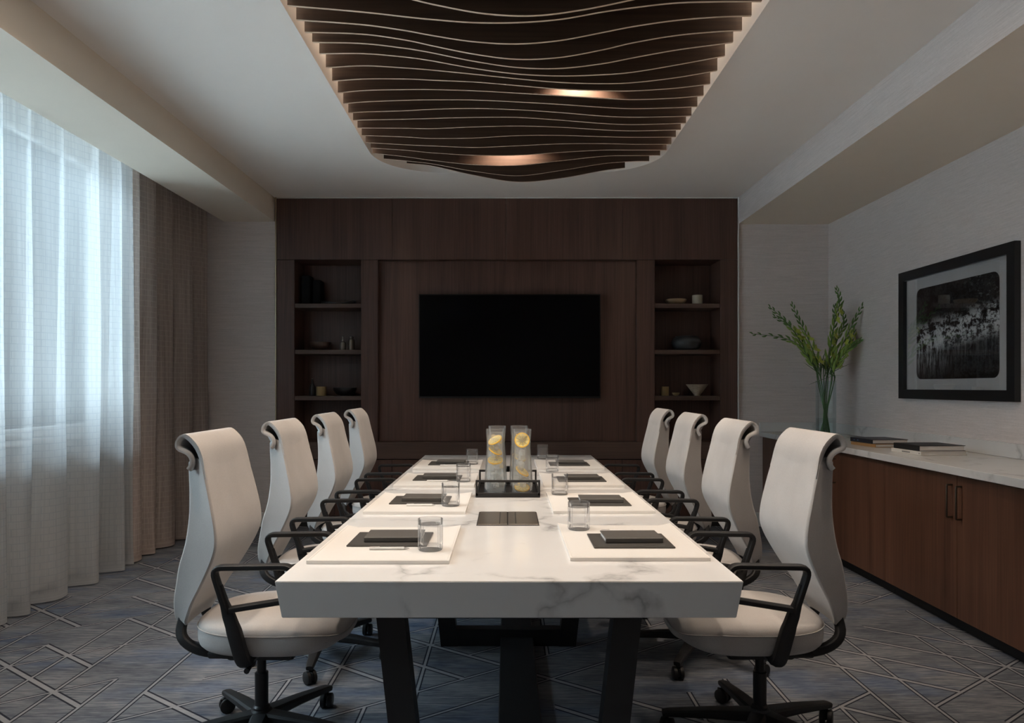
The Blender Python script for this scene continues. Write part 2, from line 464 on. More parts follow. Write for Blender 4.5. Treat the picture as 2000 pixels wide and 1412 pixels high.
def tag(o, label, cat, group=None):
    o['label'] = label; o['category'] = cat
    if group: o['group'] = group
    return o
def thing(name, label, cat, loc=(0, 0, 0), rz=0.0, group=None):
    o = bpy.data.objects.new(name, None); o.empty_display_size = 0.1
    COL.objects.link(o); o.location = loc; o.rotation_euler = (0, 0, rz)
    return tag(o, label, cat, group)
def struct(o): o['kind'] = 'structure'; return o
def copy_tree(o, parent=None):
    c = o.copy(); COL.objects.link(c); c.parent = parent
    for ch in list(o.children): copy_tree(ch, c)
    return c
def place(src, loc, rz, label, first):
    o = src if first else copy_tree(src)
    o.location = loc; o.rotation_euler = (0, 0, rz); o['label'] = label
    return o
def fillet(pts, r, n=5):
    # round the corners of an open 3-D polyline
    P = [Vector(p) for p in pts]; out = [P[0]]
    for i in range(1, len(P) - 1):
        a, b, c = P[i - 1], P[i], P[i + 1]
        rr = r[i] if isinstance(r, dict) and i in r else (r if not isinstance(r, dict) else 0.02)
        d1 = min(rr, (a - b).length * 0.48); d2 = min(rr, (c - b).length * 0.48)
        p, q = b + (a - b).normalized() * d1, b + (c - b).normalized() * d2
        for k in range(n + 1):
            t_ = k / n
            out.append(p * (1 - t_) ** 2 + b * 2 * t_ * (1 - t_) + q * t_ ** 2)
    out.append(P[-1]); return out
def hermite(pts, xs):
    # smooth curve through (x, y) points, straight beyond the ends
    pts = sorted(pts); n = len(pts); m = []
    for i in range(n):
        a, b = pts[max(i - 1, 0)], pts[min(i + 1, n - 1)]
        m.append((b[1] - a[1]) / (b[0] - a[0]))
    out = []
    for x in xs:
        if x <= pts[0][0]: out.append(pts[0][1] + m[0] * (x - pts[0][0])); continue
        if x >= pts[-1][0]: out.append(pts[-1][1] + m[-1] * (x - pts[-1][0])); continue
        i = max(j for j in range(n - 1) if pts[j][0] <= x)
        h = pts[i + 1][0] - pts[i][0]; t_ = (x - pts[i][0]) / h
        out.append((2 * t_**3 - 3 * t_**2 + 1) * pts[i][1] + (t_**3 - 2 * t_**2 + t_) * h * m[i]
                   + (-2 * t_**3 + 3 * t_**2) * pts[i + 1][1] + (t_**3 - t_**2) * h * m[i + 1])
    return out

# ------------------------------------------------------------------ room shell
YB, YF = 6.72, -1.7                 # back wall flanks, wall behind the camera
XR = 3.01; ZC = 3.08
SLX, SLO, SLZ = -2.18, -2.656, 2.856      # left soffit inner face, outer edge, underside
SRX, SRZ = 2.163, 2.832                   # right soffit
m = MB(); m.box(-3.3, XR + 0.1, YF, 7.2, -0.1, 0.0); struct(m.build('floor', 'carpet', smooth=False))

# ceiling with the rounded opening for the fin feature
OX0, OX1, OY0, OY1, ORAD = -1.04, 1.20, 0.55, 5.93, 0.52
def ring_pts():
    cx, cyy = (OX0 + OX1) / 2, (OY0 + OY1) / 2
    hx, hy = (OX1 - OX0) / 2, (OY1 - OY0) / 2
    pts = []
    for (sx, sy, a0) in ((1, 1, 0), (-1, 1, 90), (-1, -1, 180), (1, -1, 270)):
        for k in range(15):
            a = math.radians(a0 + 90 * k / 14)
            pts.append((cx + sx * (hx - ORAD) + ORAD * math.cos(a), cyy + sy * (hy - ORAD) + ORAD * math.sin(a)))
    return pts, cx, cyy
ring, ocx, ocy = ring_pts()
m = MB()
X0, X1, Y0, Y1 = -3.3, XR + 0.1, YF, 7.2
corner = {0: (X1, Y1), 1: (X0, Y1), 2: (X0, Y0), 3: (X1, Y0)}
n = len(ring)
vs = [(p[0], p[1], ZC) for p in ring] + [corner[i] + (ZC,) for i in range(4)]
fs = []
for q in range(4):
    for k in range(14): fs.append((q * 15 + k, q * 15 + k + 1, n + q))
    fs.append((q * 15 + 14, ((q + 1) % 4) * 15, n + (q + 1) % 4, n + q))
m.add(vs, fs)
ZR = 3.42
vs = [(p[0], p[1], ZC) for p in ring] + [(p[0], p[1], ZR) for p in ring]
fs = [(i, (i + 1) % n, (i + 1) % n + n, i + n) for i in range(n)] + [tuple(range(n, 2 * n))]
m.add(vs, fs)
struct(m.build('ceiling', 'ceiling_paint'))
m = MB(); m.box(SLO, SLX, YF, YB, SLZ, ZC + 0.05); struct(m.build('ceiling_soffit', 'soffit_paint', smooth=False))
m = MB(); m.box(SRX, XR, YF, YB, SRZ, ZC + 0.05); m.mi[0] = 1; struct(m.build('ceiling_soffit', ['grasscloth', 'soffit_paint'], smooth=False))
UX0, UX1 = -2.158, 2.152            # wood wall unit
m = MB(); m.box(-3.05, UX0 - 0.012, YB, 7.2, 0, 3.2); m.box(UX1 + 0.012, XR + 0.1, YB, 7.2, 0, 3.2)
m.box(UX0 - 0.012, UX1 + 0.012, 7.12, 7.2, 0, 3.2)
struct(m.build('wall_back', 'grasscloth', smooth=False))
m = MB(); m.box(XR, XR + 0.1, YF, 7.2, 0, 3.2); struct(m.build('wall_right', 'grasscloth', smooth=False))
m = MB(); m.box(-3.3, XR + 0.1, YF - 0.1, YF, 0, 3.2); struct(m.build('wall_front', 'grasscloth', smooth=False))
m = MB()
m.box(WX - 0.2, WX, YF, WIN[0], 0, 3.2); m.box(WX - 0.2, WX, WIN[1], 7.2, 0, 3.2)
m.box(WX - 0.2, WX, WIN[0], WIN[1], 0, WIN[2]); m.box(WX - 0.2, WX, WIN[0], WIN[1], WIN[3], 3.2)
struct(m.build('wall_left', 'white_paint', smooth=False))
# window: frame, mullions, panes, sill
w1 = bpy.data.objects.new('window_1', None); COL.objects.link(w1); struct(w1); w1.location = (WX - 0.1, WIN[0], WIN[2])
m = MB()
m.box(WX - 0.13, WX - 0.05, WIN[0], WIN[1], WIN[2], WIN[2] + 0.06); m.box(WX - 0.13, WX - 0.05, WIN[0], WIN[1], WIN[3] - 0.06, WIN[3])
m.box(WX - 0.13, WX - 0.05, WIN[0], WIN[0] + 0.06, WIN[2], WIN[3]); m.box(WX - 0.13, WX - 0.05, WIN[1] - 0.06, WIN[1], WIN[2], WIN[3])
m.build('window_frame', 'white_paint', w1, False, world=True)
nb = 4
for i in range(nb):
    ya = WIN[0] + (WIN[1] - WIN[0]) * i / nb; yb = WIN[0] + (WIN[1] - WIN[0]) * (i + 1) / nb
    if i: MB().box(WX - 0.125, WX - 0.06, ya - 0.03, ya + 0.03, WIN[2], WIN[3]).build('mullion', 'white_paint', w1, False, world=True)
    MB().box(WX - 0.098, WX - 0.092, ya, yb, WIN[2], WIN[3]).build('pane', 'window_glass', w1, False, world=True)
MB().box(WX - 0.06, WX + 0.05, WIN[0] - 0.03, WIN[1] + 0.03, WIN[2] - 0.035, WIN[2], 0.004).build('window_sill', 'white_paint', w1, world=True)
# baseboards
m = MB(); m.box(WX, WX + 0.015, YF, YB, 0, 0.13, 0.003); struct(m.build('baseboard_left', 'white_paint'))
m = MB(); m.box(WX + 0.02, UX0 - 0.014, YB - 0.015, YB, 0, 0.13, 0.003); m.box(UX1 + 0.014, 2.44, YB - 0.015, YB, 0, 0.13, 0.003)
struct(m.build('baseboard_back', 'white_paint'))

# ------------------------------------------------------------------ outside, seen faintly through the sheers
m = MB(); m.box(-30, -3.4, -25, 45, -0.35, -0.3); g = m.build('street_ground', 'street', smooth=False); struct(g)
bld = thing('building', 'pale stone building across the street behind the sheer curtain', 'building', (-16, 6, -0.3))
m = MB(); m.box(-22, -15, -12, 34, -0.3, 7.6); m.build('wall', 'facade', bld, False, world=True)
for i in range(9):
    for k in range(3):
        y0 = -8 + i * 4.3; z0 = 0.9 + k * 2.3
        f = MB().box(-15.0, -14.92, y0, y0 + 1.7, z0, z0 + 1.5).build('window', 'white_paint', bld, False, world=True)
        MB().box(-14.93, -14.9, y0 + 0.12, y0 + 1.58, z0 + 0.12, z0 + 1.38).build('pane', 'facade_glass', f, False, world=True)
sg = thing('street_sign', 'small blue sign board on the building across the street', 'sign', (-14.86, 15.0, 1.4))
MB().box(-14.9, -14.84, 14.2, 15.9, 1.25, 1.65, 0.01).build('sign_panel', 'sign_blue', sg, world=True)

# ------------------------------------------------------------------ ceiling fin feature
fin_px = {   # bottom edge of each fin in the photograph (u, v); u0, u1 ends from first and last points
 -1: [(560, 9.7), (710, 22.4), (795, 31.9), (840, 36.4), (925, 42.8), (1010, 42.8), (1095, 36.4), (1180, 21.7), (1235, 14), (1320, 4.6), (1405, 2), (1487, 1.5)],
 0: [(578, 37.7), (710, 47.2), (795, 59.1), (840, 67.5), (925, 80.3), (1010, 84.6), (1095, 77.7), (1180, 61.7), (1235, 51), (1320, 38.7), (1405, 31.9), (1466.6, 30)],
 1: [(595, 61.7), (710, 65.8), (795, 77.7), (840, 87.4), (925, 104.5), (1010, 114.7), (1095, 110.9), (1180, 95.6), (1235, 82.8), (1320, 68.3), (1405, 60.4), (1447, 58.6)],
 2: [(609.6, 81.6), (710, 84.1), (795, 93.8), (840, 101.5), (925, 118.5), (1010, 130.8), (1095, 132.5), (1180, 122.9), (1235, 112.2), (1320, 96.9), (1405, 85.4), (1429, 82.1)],
 3: [(623, 104), (710, 103.7), (795, 110.9), (840, 117.3), (925, 132.5), (1010, 143.5), (1095, 147.3), (1180, 144.8), (1235, 140.2), (1320, 126.2), (1412.5, 109.1)],
 4: [(636.4, 131.3), (710, 127.5), (795, 132), (840, 135.6), (925, 144), (1010, 152.9), (1095, 160.1), (1180, 162.4), (1235, 160.6), (1320, 150.9), (1398, 137.6)],
 5: [(649, 157.5), (710, 153.4), (795, 153.4), (840, 155.5), (925, 159.3), (1010, 166.2), (1095, 173.3), (1180, 176.4), (1235, 176.6), (1320, 171.3), (1384.5, 163.6)],
 6: [(661.3, 180.5), (710, 175.9), (795, 174.1), (840, 174.1), (925, 176.4), (1010, 181), (1095, 186.1), (1180, 191.2), (1235, 193.7), (1320, 190.7), (1372.5, 186.1)],
 7: [(669.2, 201.9), (710, 198.3), (795, 195), (840, 194.2), (925, 194.5), (1010, 198.3), (1095, 203.2), (1180, 209), (1235, 211.6), (1320, 209.5), (1358, 207.7)],
 8: [(681, 219.7), (710, 217.9), (795, 215.4), (840, 212.8), (925, 211.1), (1010, 213.6), (1095, 219.2), (1180, 226.1), (1235, 228.1), (1320, 226.9), (1348.3, 225.6)],
 9: [(688.6, 234.5), (710, 233.7), (795, 232), (840, 230.7), (925, 228.6), (1010, 228.6), (1095, 234), (1180, 240.6), (1235, 242.7), (1335.6, 240.1)],
 10: [(698, 249.3), (795, 249.8), (840, 250.6), (925, 247.3), (1010, 245.5), (1095, 247.8), (1180, 253.1), (1235, 254.9), (1325.1, 253.1)],
 11: [(707.5, 263.8), (795, 267.1), (840, 269.7), (925, 268.9), (1010, 264.3), (1095, 263.8), (1180, 266.4), (1235, 267.6), (1317.2, 267.1)],
 12: [(714.9, 277.8), (795, 282.4), (840, 284.2), (925, 287.3), (1010, 284.2), (1095, 280.4), (1180, 279.9), (1235, 281.2), (1308, 281.2)],
 13: [(724, 288.5), (795, 293.1), (840, 297.7), (925, 302.6), (1010, 302.8), (1095, 297), (1180, 292.6), (1235, 292.6), (1301.7, 292.6)],
 14: [(727.4, 298.7), (795, 306), (840, 312.3), (925, 321.2), (1010, 322.5), (1095, 313.5), (1180, 304.6), (1235, 303.3), (1289.4, 303.3)],
 15: [(749.5, 309.7), (795, 314), (840, 319), (925, 333.9), (1010, 342.8), (1095, 332.6), (1180, 319.1), (1235, 314.8), (1268, 314.3)],
 16: [(794.4, 318.6), (840, 323), (925, 341.6), (1010, 354.8), (1095, 347.9), (1180, 332.6), (1220.6, 327.5)]}
FY0, FDY, FT = 3.31, 0.1351, 0.013
feature = thing('ceiling_fin_feature', 'dark walnut wavy hanging fins set in the rounded ceiling recess', 'ceiling feature', (0.08, 3.3, ZR))
def fin_curve(k):
    if k >= -1:
        Y = FY0 + FDY * k
        return [(PX(u, Y), PZ(v, Y)) for u, v in fin_px[k]]
    src = fin_curve(min(12, -2 - k + 1))
    return [(0.156 - x, z) for x, z in reversed(src)]
for k in range(16, -19, -1):
    Y = FY0 + FDY * k
    pts = fin_curve(k)
    x0, x1 = pts[0][0], pts[-1][0]
    if k < 13: x0, x1 = -0.975, 1.128
    if k < -16: x0, x1 = x0 + 0.12 * (-16 - k), x1 - 0.12 * (-16 - k)
    N = 64
    xs = [x0 + (x1 - x0) * i / N for i in range(N + 1)]
    zs = [min(z, 3.06) for z in hermite(pts, xs)]
    ztop = 3.30
    m = MB()
    A = [(x, Y, z) for x, z in zip(xs, zs)]; B = [(x, Y, ztop) for x in xs]
    C = [(x, Y + FT, z) for x, z in zip(xs, zs)]; D = [(x, Y + FT, ztop) for x in xs]
    m.grid([A, B], 0); m.grid([D, C], 0); m.grid([B, D], 0); m.grid([C, A], 1)
    m.add([A[0], B[0], D[0], C[0]], [(0, 1, 2, 3)], 0); m.add([A[-1], B[-1], D[-1], C[-1]], [(3, 2, 1, 0)], 0)
    m.build('fin', ['fin_walnut', 'fin_edge_maple'], feature, False, world=True)
for x in (-0.62, 0.78):
    MB().box(x - 0.02, x + 0.02, 0.9, 5.5, 3.30, 3.34).build('carrier_rail', 'black_metal', feature, False, world=True)
    for y in (1.0, 2.5, 4.0, 5.4):
        MB().tube([(x, y, 3.33), (x, y, ZR)], 0.006, 8).build('hanger_rod', 'black_metal', feature, world=True)

# warm light strips on ledges along both long sides of the recess, above the fins
emit('led_strip', (1.0, 0.78, 0.58), LED_E)
for x0, x1, lb in ((OX0 + 0.002, OX0 + 0.052, 'left'), (OX1 - 0.052, OX1 - 0.002, 'right')):
    lg = thing('cove_light', f'warm cove light strip hidden along the {lb} side of the ceiling recess', 'cove light', ((x0 + x1) / 2, 3.3, 3.30), group='cove light strips in the ceiling recess')
    MB().box(x0, x1, OY0 + 0.7, OY1 - 0.75, 3.345, 3.355).build('ledge', 'white_paint', lg, False, world=True)
    MB().box(x0 + 0.012, x1 - 0.012, OY0 + 0.72, OY1 - 0.77, 3.338, 3.345).build('strip', 'led_strip', lg, False, world=True)

# spot lamps hung between the fins
lamps = [(0.03, 14, 3.20, 125, 1.8, 'over far end of the table, behind lowest glowing fin'), (0.41, 6, 3.18, 115, 1.7, 'right of centre, behind the glowing middle fin'),
         (-0.34, -3, 3.0, 84, 0.48, 'left of centre, just beyond the nearest place settings'),
         (0.36, -3, 3.0, 84, 0.48, 'right of centre, just beyond the nearest place settings'),
         (-0.36, -6, 2.98, 96, 0.46, 'left of centre, above the nearest place settings'), (0.38, -6, 2.98, 96, 0.46, 'right of centre, above the nearest place settings'),
         (0.02, -9, 2.99, 84, 0.5, 'nearest the camera, high between the fins')]
for i, (x, k, pz, cone, pw, wh) in enumerate(lamps):
    Y = FY0 + FDY * k - FDY / 2 + FT / 2
    L = thing('spot_lamp', 'small black cylinder spot lamp ' + wh, 'spot lamp', (x, Y, ZR), group='spot lamps between the ceiling fins')
    m = MB(); m.lathe([(0.0, 0.13), (0.030, 0.13), (0.033, 0.125), (0.033, 0.0), (0.030, 0.0), (0.030, 0.02), (0, 0.02)], 20, (0, 0, pz - ZR))
    m.build('lamp_can', 'black_metal', L)
    MB().tube([(0, 0, pz - ZR + 0.13), (0, 0, 0)], 0.008, 8).build('lamp_stem', 'black_metal', L)
    MB().lathe([(0, 0.012), (0.028, 0.012), (0.028, 0.016), (0, 0.016)], 20, (0, 0, pz - ZR)).build('lamp_lens', 'lamp_lens', L)
    sp = bpy.data.lights.new('spot', 'SPOT'); sp.energy = SPOT_W * pw; sp.color = WARM
    sp.spot_size = math.radians(cone); sp.spot_blend = 0.7; sp.shadow_soft_size = 0.028
    so = bpy.data.objects.new('spot', sp); COL.objects.link(so); so.parent = L; so.location = (0, 0, pz - ZR - 0.003)

# unseen downlights added as fill light, in the flat ceiling beside the fins
for i, (x, y, lb) in enumerate(((-1.6, 3.12, 'left side, farther of two'), (1.50, 3.12, 'right side, farther of two'), (-1.6, 2.25, 'left side, nearer of two'), (1.50, 2.25, 'right side, nearer of two'))):
    L = thing('fill_downlight', 'added round white ceiling fill light ' + lb, 'fill_light', (x, y, ZC), group='added fill lights in the flat ceiling')
    MB().lathe([(0.045, -0.001), (0.062, -0.001), (0.062, -0.006), (0.045, -0.004)], 28, closed=True).build('trim_ring', 'white_paint', L)
    MB().lathe([(0, -0.0015), (0.045, -0.0015), (0.045, -0.0025), (0, -0.0025)], 28).build('lens', 'lamp_lens', L)
    sp = bpy.data.lights.new('fill_light', 'SPOT'); sp.energy = FILL_W * (1.0 if x < 0 else 0.5); sp.color = WARM
    sp.spot_size = math.radians(150); sp.spot_blend = 0.8; sp.shadow_soft_size = 0.045
    so = bpy.data.objects.new('fill_light', sp); COL.objects.link(so); so.parent = L; so.location = (0, 0, -0.01)

# ------------------------------------------------------------------ wood wall unit
K = 6.7 / F
def bx(u): return (u - CX) * K
def bz(v): return EYE - (v - CY) * K
FRT = 6.70
ZH, ZL, ZD = bz(507), bz(863), bz(897)
unit = thing('built_in_wall_unit', 'dark walnut panelled wall unit with shelf niches around the television', 'wall unit', (0, 6.9, 0))
def ub(name, mat, *a, bev=0.002, parent=unit): return MB().box(*a, bev).build(name, mat, parent, world=True)
hs = [UX0, bx(766), bx(989), bx(1216), UX1]
for i in range(4): ub('header_panel', 'walnut_vertical', hs[i] + 0.0008, hs[i + 1] - 0.0008, FRT, 7.1, ZH, ZC - 0.012, bev=0.001)
NL0, NL1, RC0, RC1, NR0, NR1 = bx(575), bx(705), bx(738), bx(1244), bx(1279), bx(1407)
for a, b, d in ((UX0, NL0, 7.1), (NL1, RC0, 7.1), (RC1, NR0, 7.1), (NR1, UX1, 7.1)):
    ub('stile', 'walnut_vertical', a, b, FRT + 0.0015, d, ZL, ZH - 0.002)
ub('recessed_panel', 'walnut_vertical', RC0 - 0.01, RC1 + 0.01, FRT + 0.075, 7.1, ZL, ZH)
for a, b in ((NL0, NL1), (NR0, NR1)):
    ub('niche_back', 'walnut_vertical', a - 0.005, b + 0.005, 7.03, 7.1, ZL, ZH)
    for v in (592.5, 683, 773.5):
        zt = bz(v)
        ub('shelf', 'walnut_horizontal', a + 0.001, b - 0.001, FRT + 0.012, 7.03, zt - 0.040, zt)
ub('base_rail', 'walnut_horizontal', UX0, UX1, FRT, 7.1, ZD + 0.002, ZL - 0.002)
nd = 8
for i in range(nd):
    a = UX0 + (UX1 - UX0) * i / nd; b = UX0 + (UX1 - UX0) * (i + 1) / nd
    ub('base_door', 'walnut_vertical', a + 0.002, b - 0.002, FRT + 0.004, FRT + 0.026, 0.10, ZD - 0.006)
ub('carcass', 'toe_black', UX0 + 0.002, UX1 - 0.002, FRT + 0.028, 7.1, 0.0, ZD - 0.004)
for x in (UX0 - 0.011, UX1 + 0.001):
    ub('edge_trim', 'brass_trim' if x < 0 else 'white_paint', x, x + 0.010, FRT - 0.008, 6.74, 0, ZC - 0.001, bev=0.001)
ub('top_trim', 'white_paint', UX0, UX1, FRT - 0.004, 6.74, ZC - 0.010, ZC - 0.001, bev=0.001)

# television
TY = 6.69
tx0, tx1, tz0, tz1 = PX(818, TY), PX(1173, TY), PZ(777.5, TY), PZ(574.5, TY)
tv = thing('television', 'large black flat television on the walnut wall', 'television', ((tx0 + tx1) / 2, TY, tz0))
MB().box(tx0, tx1, TY, TY + 0.035, tz0, tz1, 0.003).build('bezel', 'tv_black', tv, world=True)
MB().box(tx0 + 0.009, tx1 - 0.009, TY - 0.001, TY + 0.01, tz0 + 0.016, tz1 - 0.009).build('screen', 'tv_screen', tv, False, world=True)
MB().box(tx0 + 0.3, tx1 - 0.3, TY + 0.034, FRT + 0.076, tz0 + 0.2, tz1 - 0.2).build('wall_mount', 'black_metal', tv, False, world=True)

# ------------------------------------------------------------------ shelf pieces
SH = [bz(592.5), bz(683), bz(773.5)]
SY = 6.84
def sh_obj(name, label, cat, u, row, prof, mat, n=28, dy=0.0, rim=None):
    Y = SY + dy
    k = thing(name, label, cat, (PX(u, Y), Y, SH[row] + 0.0005))
    MB().lathe(prof, n).build('body', mat, k)
    if rim: MB().lathe(rim[0], n).build(rim[2], rim[1], k)
    return k
def bowl(r, h, th=0.008, foot=0.45):
    o = [(r * foot, 0), (r * foot, 0.004)] + [(r * (foot + (1 - foot) * math.sin(t_ * PI / 2) ** 0.8), 0.004 + (h - 0.004) * t_ ** 1.3) for t_ in (0.2, 0.4, 0.6, 0.8, 1.0)]
    i = [(max(r * (foot + (1 - foot) * math.sin(t_ * PI / 2) ** 0.8) - th, 0.001), th + (h - th) * t_ ** 1.3) for t_ in (1.0, 0.8, 0.6, 0.4, 0.2)]
    return [(0, 0)] + o + i + [(0, th)]
def cup(r, h, th=0.006): return [(0, 0), (r * 0.92, 0), (r, 0.006), (r, h), (r - th, h), (r - th, 0.012), (0, 0.012)]
# left niche
for (u, w, h, d, lb) in ((601, 0.075, 0.275, 0.02, 'tall black upright album at the dark left side of top left shelf'),
                         (622, 0.075, 0.235, 0.06, 'shorter black upright album beside the taller one on top left shelf')):
    Y = SY + d
    k = thing('album', lb, 'album', (PX(u, Y), Y, SH[0] + 0.0005), group='black albums on the top left shelf')
    MB().box(-w / 2, w / 2, -0.07, 0.07, 0, h, 0.004).build('cover', 'album_black', k)
    MB().box(-w / 2 + 0.005, w / 2 - 0.005, -0.066, 0.066, h - 0.004, h + 0.001).build('page_block', 'album_black', k)
k = thing('driftwood_tray', 'low dark wavy wooden tray lying on top left shelf', 'tray', (PX(662, SY), SY - 0.02, SH[0] + 0.0005))
m = MB(); rows = []
for j in range(13):
    t_ = j / 12; x = -0.165 + 0.33 * t_
    hz = 0.016 + 0.016 * abs(2 * t_ - 1) ** 2 + 0.005 * math.sin(9 * t_)
    ww = 0.06 * (1 - 0.75 * abs(2 * t_ - 1) ** 3)
    rows.append([(x, -ww, 0.004 + 0.012 * abs(2 * t_ - 1)), (x, -ww, hz), (x, -ww * 0.7, hz + 0.004), (x, 0, hz - 0.004), (x, ww * 0.7, hz + 0.004), (x, ww, hz), (x, ww, 0.004 + 0.012 * abs(2 * t_ - 1)), (x, 0, 0.0)])
m.grid(rows, wrap=True); m.add(rows[0], [tuple(range(8))]); m.add(rows[-1], [tuple(range(7, -1, -1))])
m.build('slab', 'dark_ceramic', k)
MB().lathe([(0, 0.03), (0.012, 0.03), (0.016, 0.034), (0.012, 0.038), (0, 0.038)], 12, (0.14, 0, 0)).build('knot', 'dark_ceramic', k)
sh_obj('bowl', 'dark brown rounded bowl on the middle left shelf', 'bowl', 625, 1, bowl(0.098, 0.078), 'brown_ceramic')
sh_obj('bottle', 'small pewter bottle with thin neck on the middle left shelf', 'bottle', 669.5, 1,
       [(0, 0), (0.026, 0), (0.029, 0.008), (0.029, 0.062), (0.024, 0.078), (0.011, 0.088), (0.009, 0.125), (0.012, 0.130), (0.012, 0.134), (0, 0.134)], 'pewter',
       rim=([(0, 0.134), (0.009, 0.134), (0.009, 0.138), (0, 0.138)], 'dark_ceramic', 'stopper'))
sh_obj('bottle', 'small pewter bottle with short wide neck on the middle left shelf', 'bottle', 686.5, 1,
       [(0, 0), (0.029, 0), (0.032, 0.008), (0.031, 0.085), (0.026, 0.102), (0.015, 0.110), (0.014, 0.120), (0.019, 0.124), (0.019, 0.130), (0, 0.130)], 'pewter',
       rim=([(0, 0.130), (0.012, 0.130), (0.012, 0.133), (0, 0.133)], 'dark_ceramic', 'stopper'))
sh_obj('bottle', 'black glossy bottle with narrow neck on the bottom left shelf', 'bottle', 610, 2,
       [(0, 0), (0.028, 0), (0.031, 0.01), (0.030, 0.075), (0.020, 0.105), (0.010, 0.118), (0.010, 0.150), (0.014, 0.154), (0.014, 0.160), (0, 0.160)], 'dark_ceramic',
       rim=([(0, 0.160), (0.009, 0.160), (0.009, 0.166), (0, 0.166)], 'pewter', 'stopper'))
sh_obj('candle_cup', 'small ochre candle cup on the bottom left shelf', 'cup', 627.5, 2, cup(0.047, 0.088), 'ochre_ceramic',
       rim=([(0, 0.07), (0.040, 0.07), (0.040, 0.074), (0, 0.074)], 'cream_ceramic', 'wax'))
sh_obj('bowl', 'low wide black bowl on the bottom left shelf', 'bowl', 674, 2, bowl(0.110, 0.078), 'dark_ceramic')
# right niche
sh_obj('bowl', 'shallow pale wooden bowl on the top right shelf', 'bowl', 1320, 0, bowl(0.100, 0.052, 0.008, 0.5), 'pale_wood')
sh_obj('cup', 'cream cylindrical cup on the top right shelf', 'cup', 1362, 0, cup(0.049, 0.092), 'cream_ceramic',
       rim=([(0, 0.074), (0.042, 0.074), (0.042, 0.078), (0, 0.078)], 'ochre_ceramic', 'wax'))
sh_obj('pot', 'large round charcoal pot on the middle right shelf', 'pot', 1340.5, 1,
       [(0, 0), (0.085, 0), (0.118, 0.018), (0.140, 0.055), (0.138, 0.085), (0.118, 0.118), (0.100, 0.128), (0.103, 0.135), (0.093, 0.135), (0.090, 0.124), (0.120, 0.080), (0.10, 0.02), (0, 0.014)], 'charcoal_ceramic', 36)
sh_obj('cup', 'small ochre cup on the bottom right shelf', 'cup', 1298.5, 2, cup(0.038, 0.088), 'ochre_ceramic',
       rim=([(0, 0.066), (0.031, 0.066), (0.031, 0.07), (0, 0.07)], 'cream_ceramic', 'wax'))
sh_obj('dish', 'tiny shallow dish between the cup and cone bowl, bottom right shelf', 'dish', 1320, 2, bowl(0.036, 0.030, 0.005, 0.5), 'ochre_ceramic')
sh_obj('bowl', 'speckled cone shaped bowl on the bottom right shelf', 'bowl', 1361.5, 2,
       [(0, 0), (0.026, 0), (0.028, 0.006), (0.104, 0.108), (0.097, 0.110), (0.022, 0.016), (0, 0.014)], 'speckled_ceramic', 36)

# ------------------------------------------------------------------ conference table
TZ, TB = 0.744, 0.636
TX0, TX1, TY0, TY1 = -0.681, 0.691, 2.096, 5.93
table = thing('conference_table', 'long white marble conference table on black frame legs', 'table', (0, 4.0, 0))
bm = bmesh.new()
vv = [(TX0, TY0, TZ), (TX1, TY0, TZ), (TX1, TY1, TZ), (TX0, TY1, TZ), (TX0 + 0.020, TY0 + 0.003, TB), (TX1 - 0.020, TY0 + 0.003, TB), (TX1 - 0.020, TY1 - 0.003, TB), (TX0 + 0.020, TY1 - 0.003, TB)]
bv = [bm.verts.new(v) for v in vv]
for f in ((0, 1, 2, 3), (7, 6, 5, 4), (0, 4, 5, 1), (1, 5, 6, 2), (2, 6, 7, 3), (3, 7, 4, 0)): bm.faces.new([bv[i] for i in f])
bmesh.ops.bevel(bm, geom=list(bm.edges), offset=0.002, segments=2, affect='EDGES')
MB().bm(bm).build('tabletop', 'table_marble', table, world=True)
for Y in (2.20, 3.62, 5.05):
    fr = MB().box(-0.38, 0.39, Y, Y + 0.07, TB - 0.035, TB - 0.001, 0.003).build('leg_frame', 'black_metal', table, world=True)
    for s in (-1, 1):
        xa, xb = (0.365, 0.298)
        m = MB(); c0 = 0.005
        v = [(c0 + s * (xa + 0.043), Y, TB - 0.03), (c0 + s * (xa - 0.043), Y, TB - 0.03), (c0 + s * (xb - 0.043), Y, 0.0), (c0 + s * (xb + 0.043), Y, 0.0)]
        v += [(a, Y + 0.07, b) for a, _, b in v]
        m.add(v, [(0, 1, 2, 3), (7, 6, 5, 4), (0, 4, 5, 1), (1, 5, 6, 2), (2, 6, 7, 3), (3, 7, 4, 0)])
        m.build('leg', 'black_metal', table, False, world=True)
    MB().box(-0.30, 0.31, Y + 0.001, Y + 0.069, 0.0, 0.085, 0.003).build('floor_bar', 'black_metal', table, world=True)
MB().box(-0.035, 0.130, 2.27, 5.05, 0.0, 0.045, 0.004).build('cable_channel', 'black_plastic', table, world=True)
# power hatch
hx0, hx1 = -0.127, 0.131
MB().box(hx0, hx1, 2.93, 3.24, TZ - 0.01, TZ + 0.0025, 0.001).build('hatch_frame', 'black_metal', table, world=True)
for a, b in ((hx0 + 0.004, -0.001), (0.003, hx1 - 0.004)):
    lid = MB().box(a, b, 2.936, 3.234, TZ, TZ + 0.005, 0.001).build('hatch_lid', 'hatch_bronze', table, world=True)
    MB().box((a + b) / 2 + (0.028 if a < 0 else -0.028), (a + b) / 2 + (0.032 if a < 0 else -0.032), 2.95, 3.22, TZ + 0.004, TZ + 0.0056).build('finger_groove', 'black_metal', lid, False, world=True)

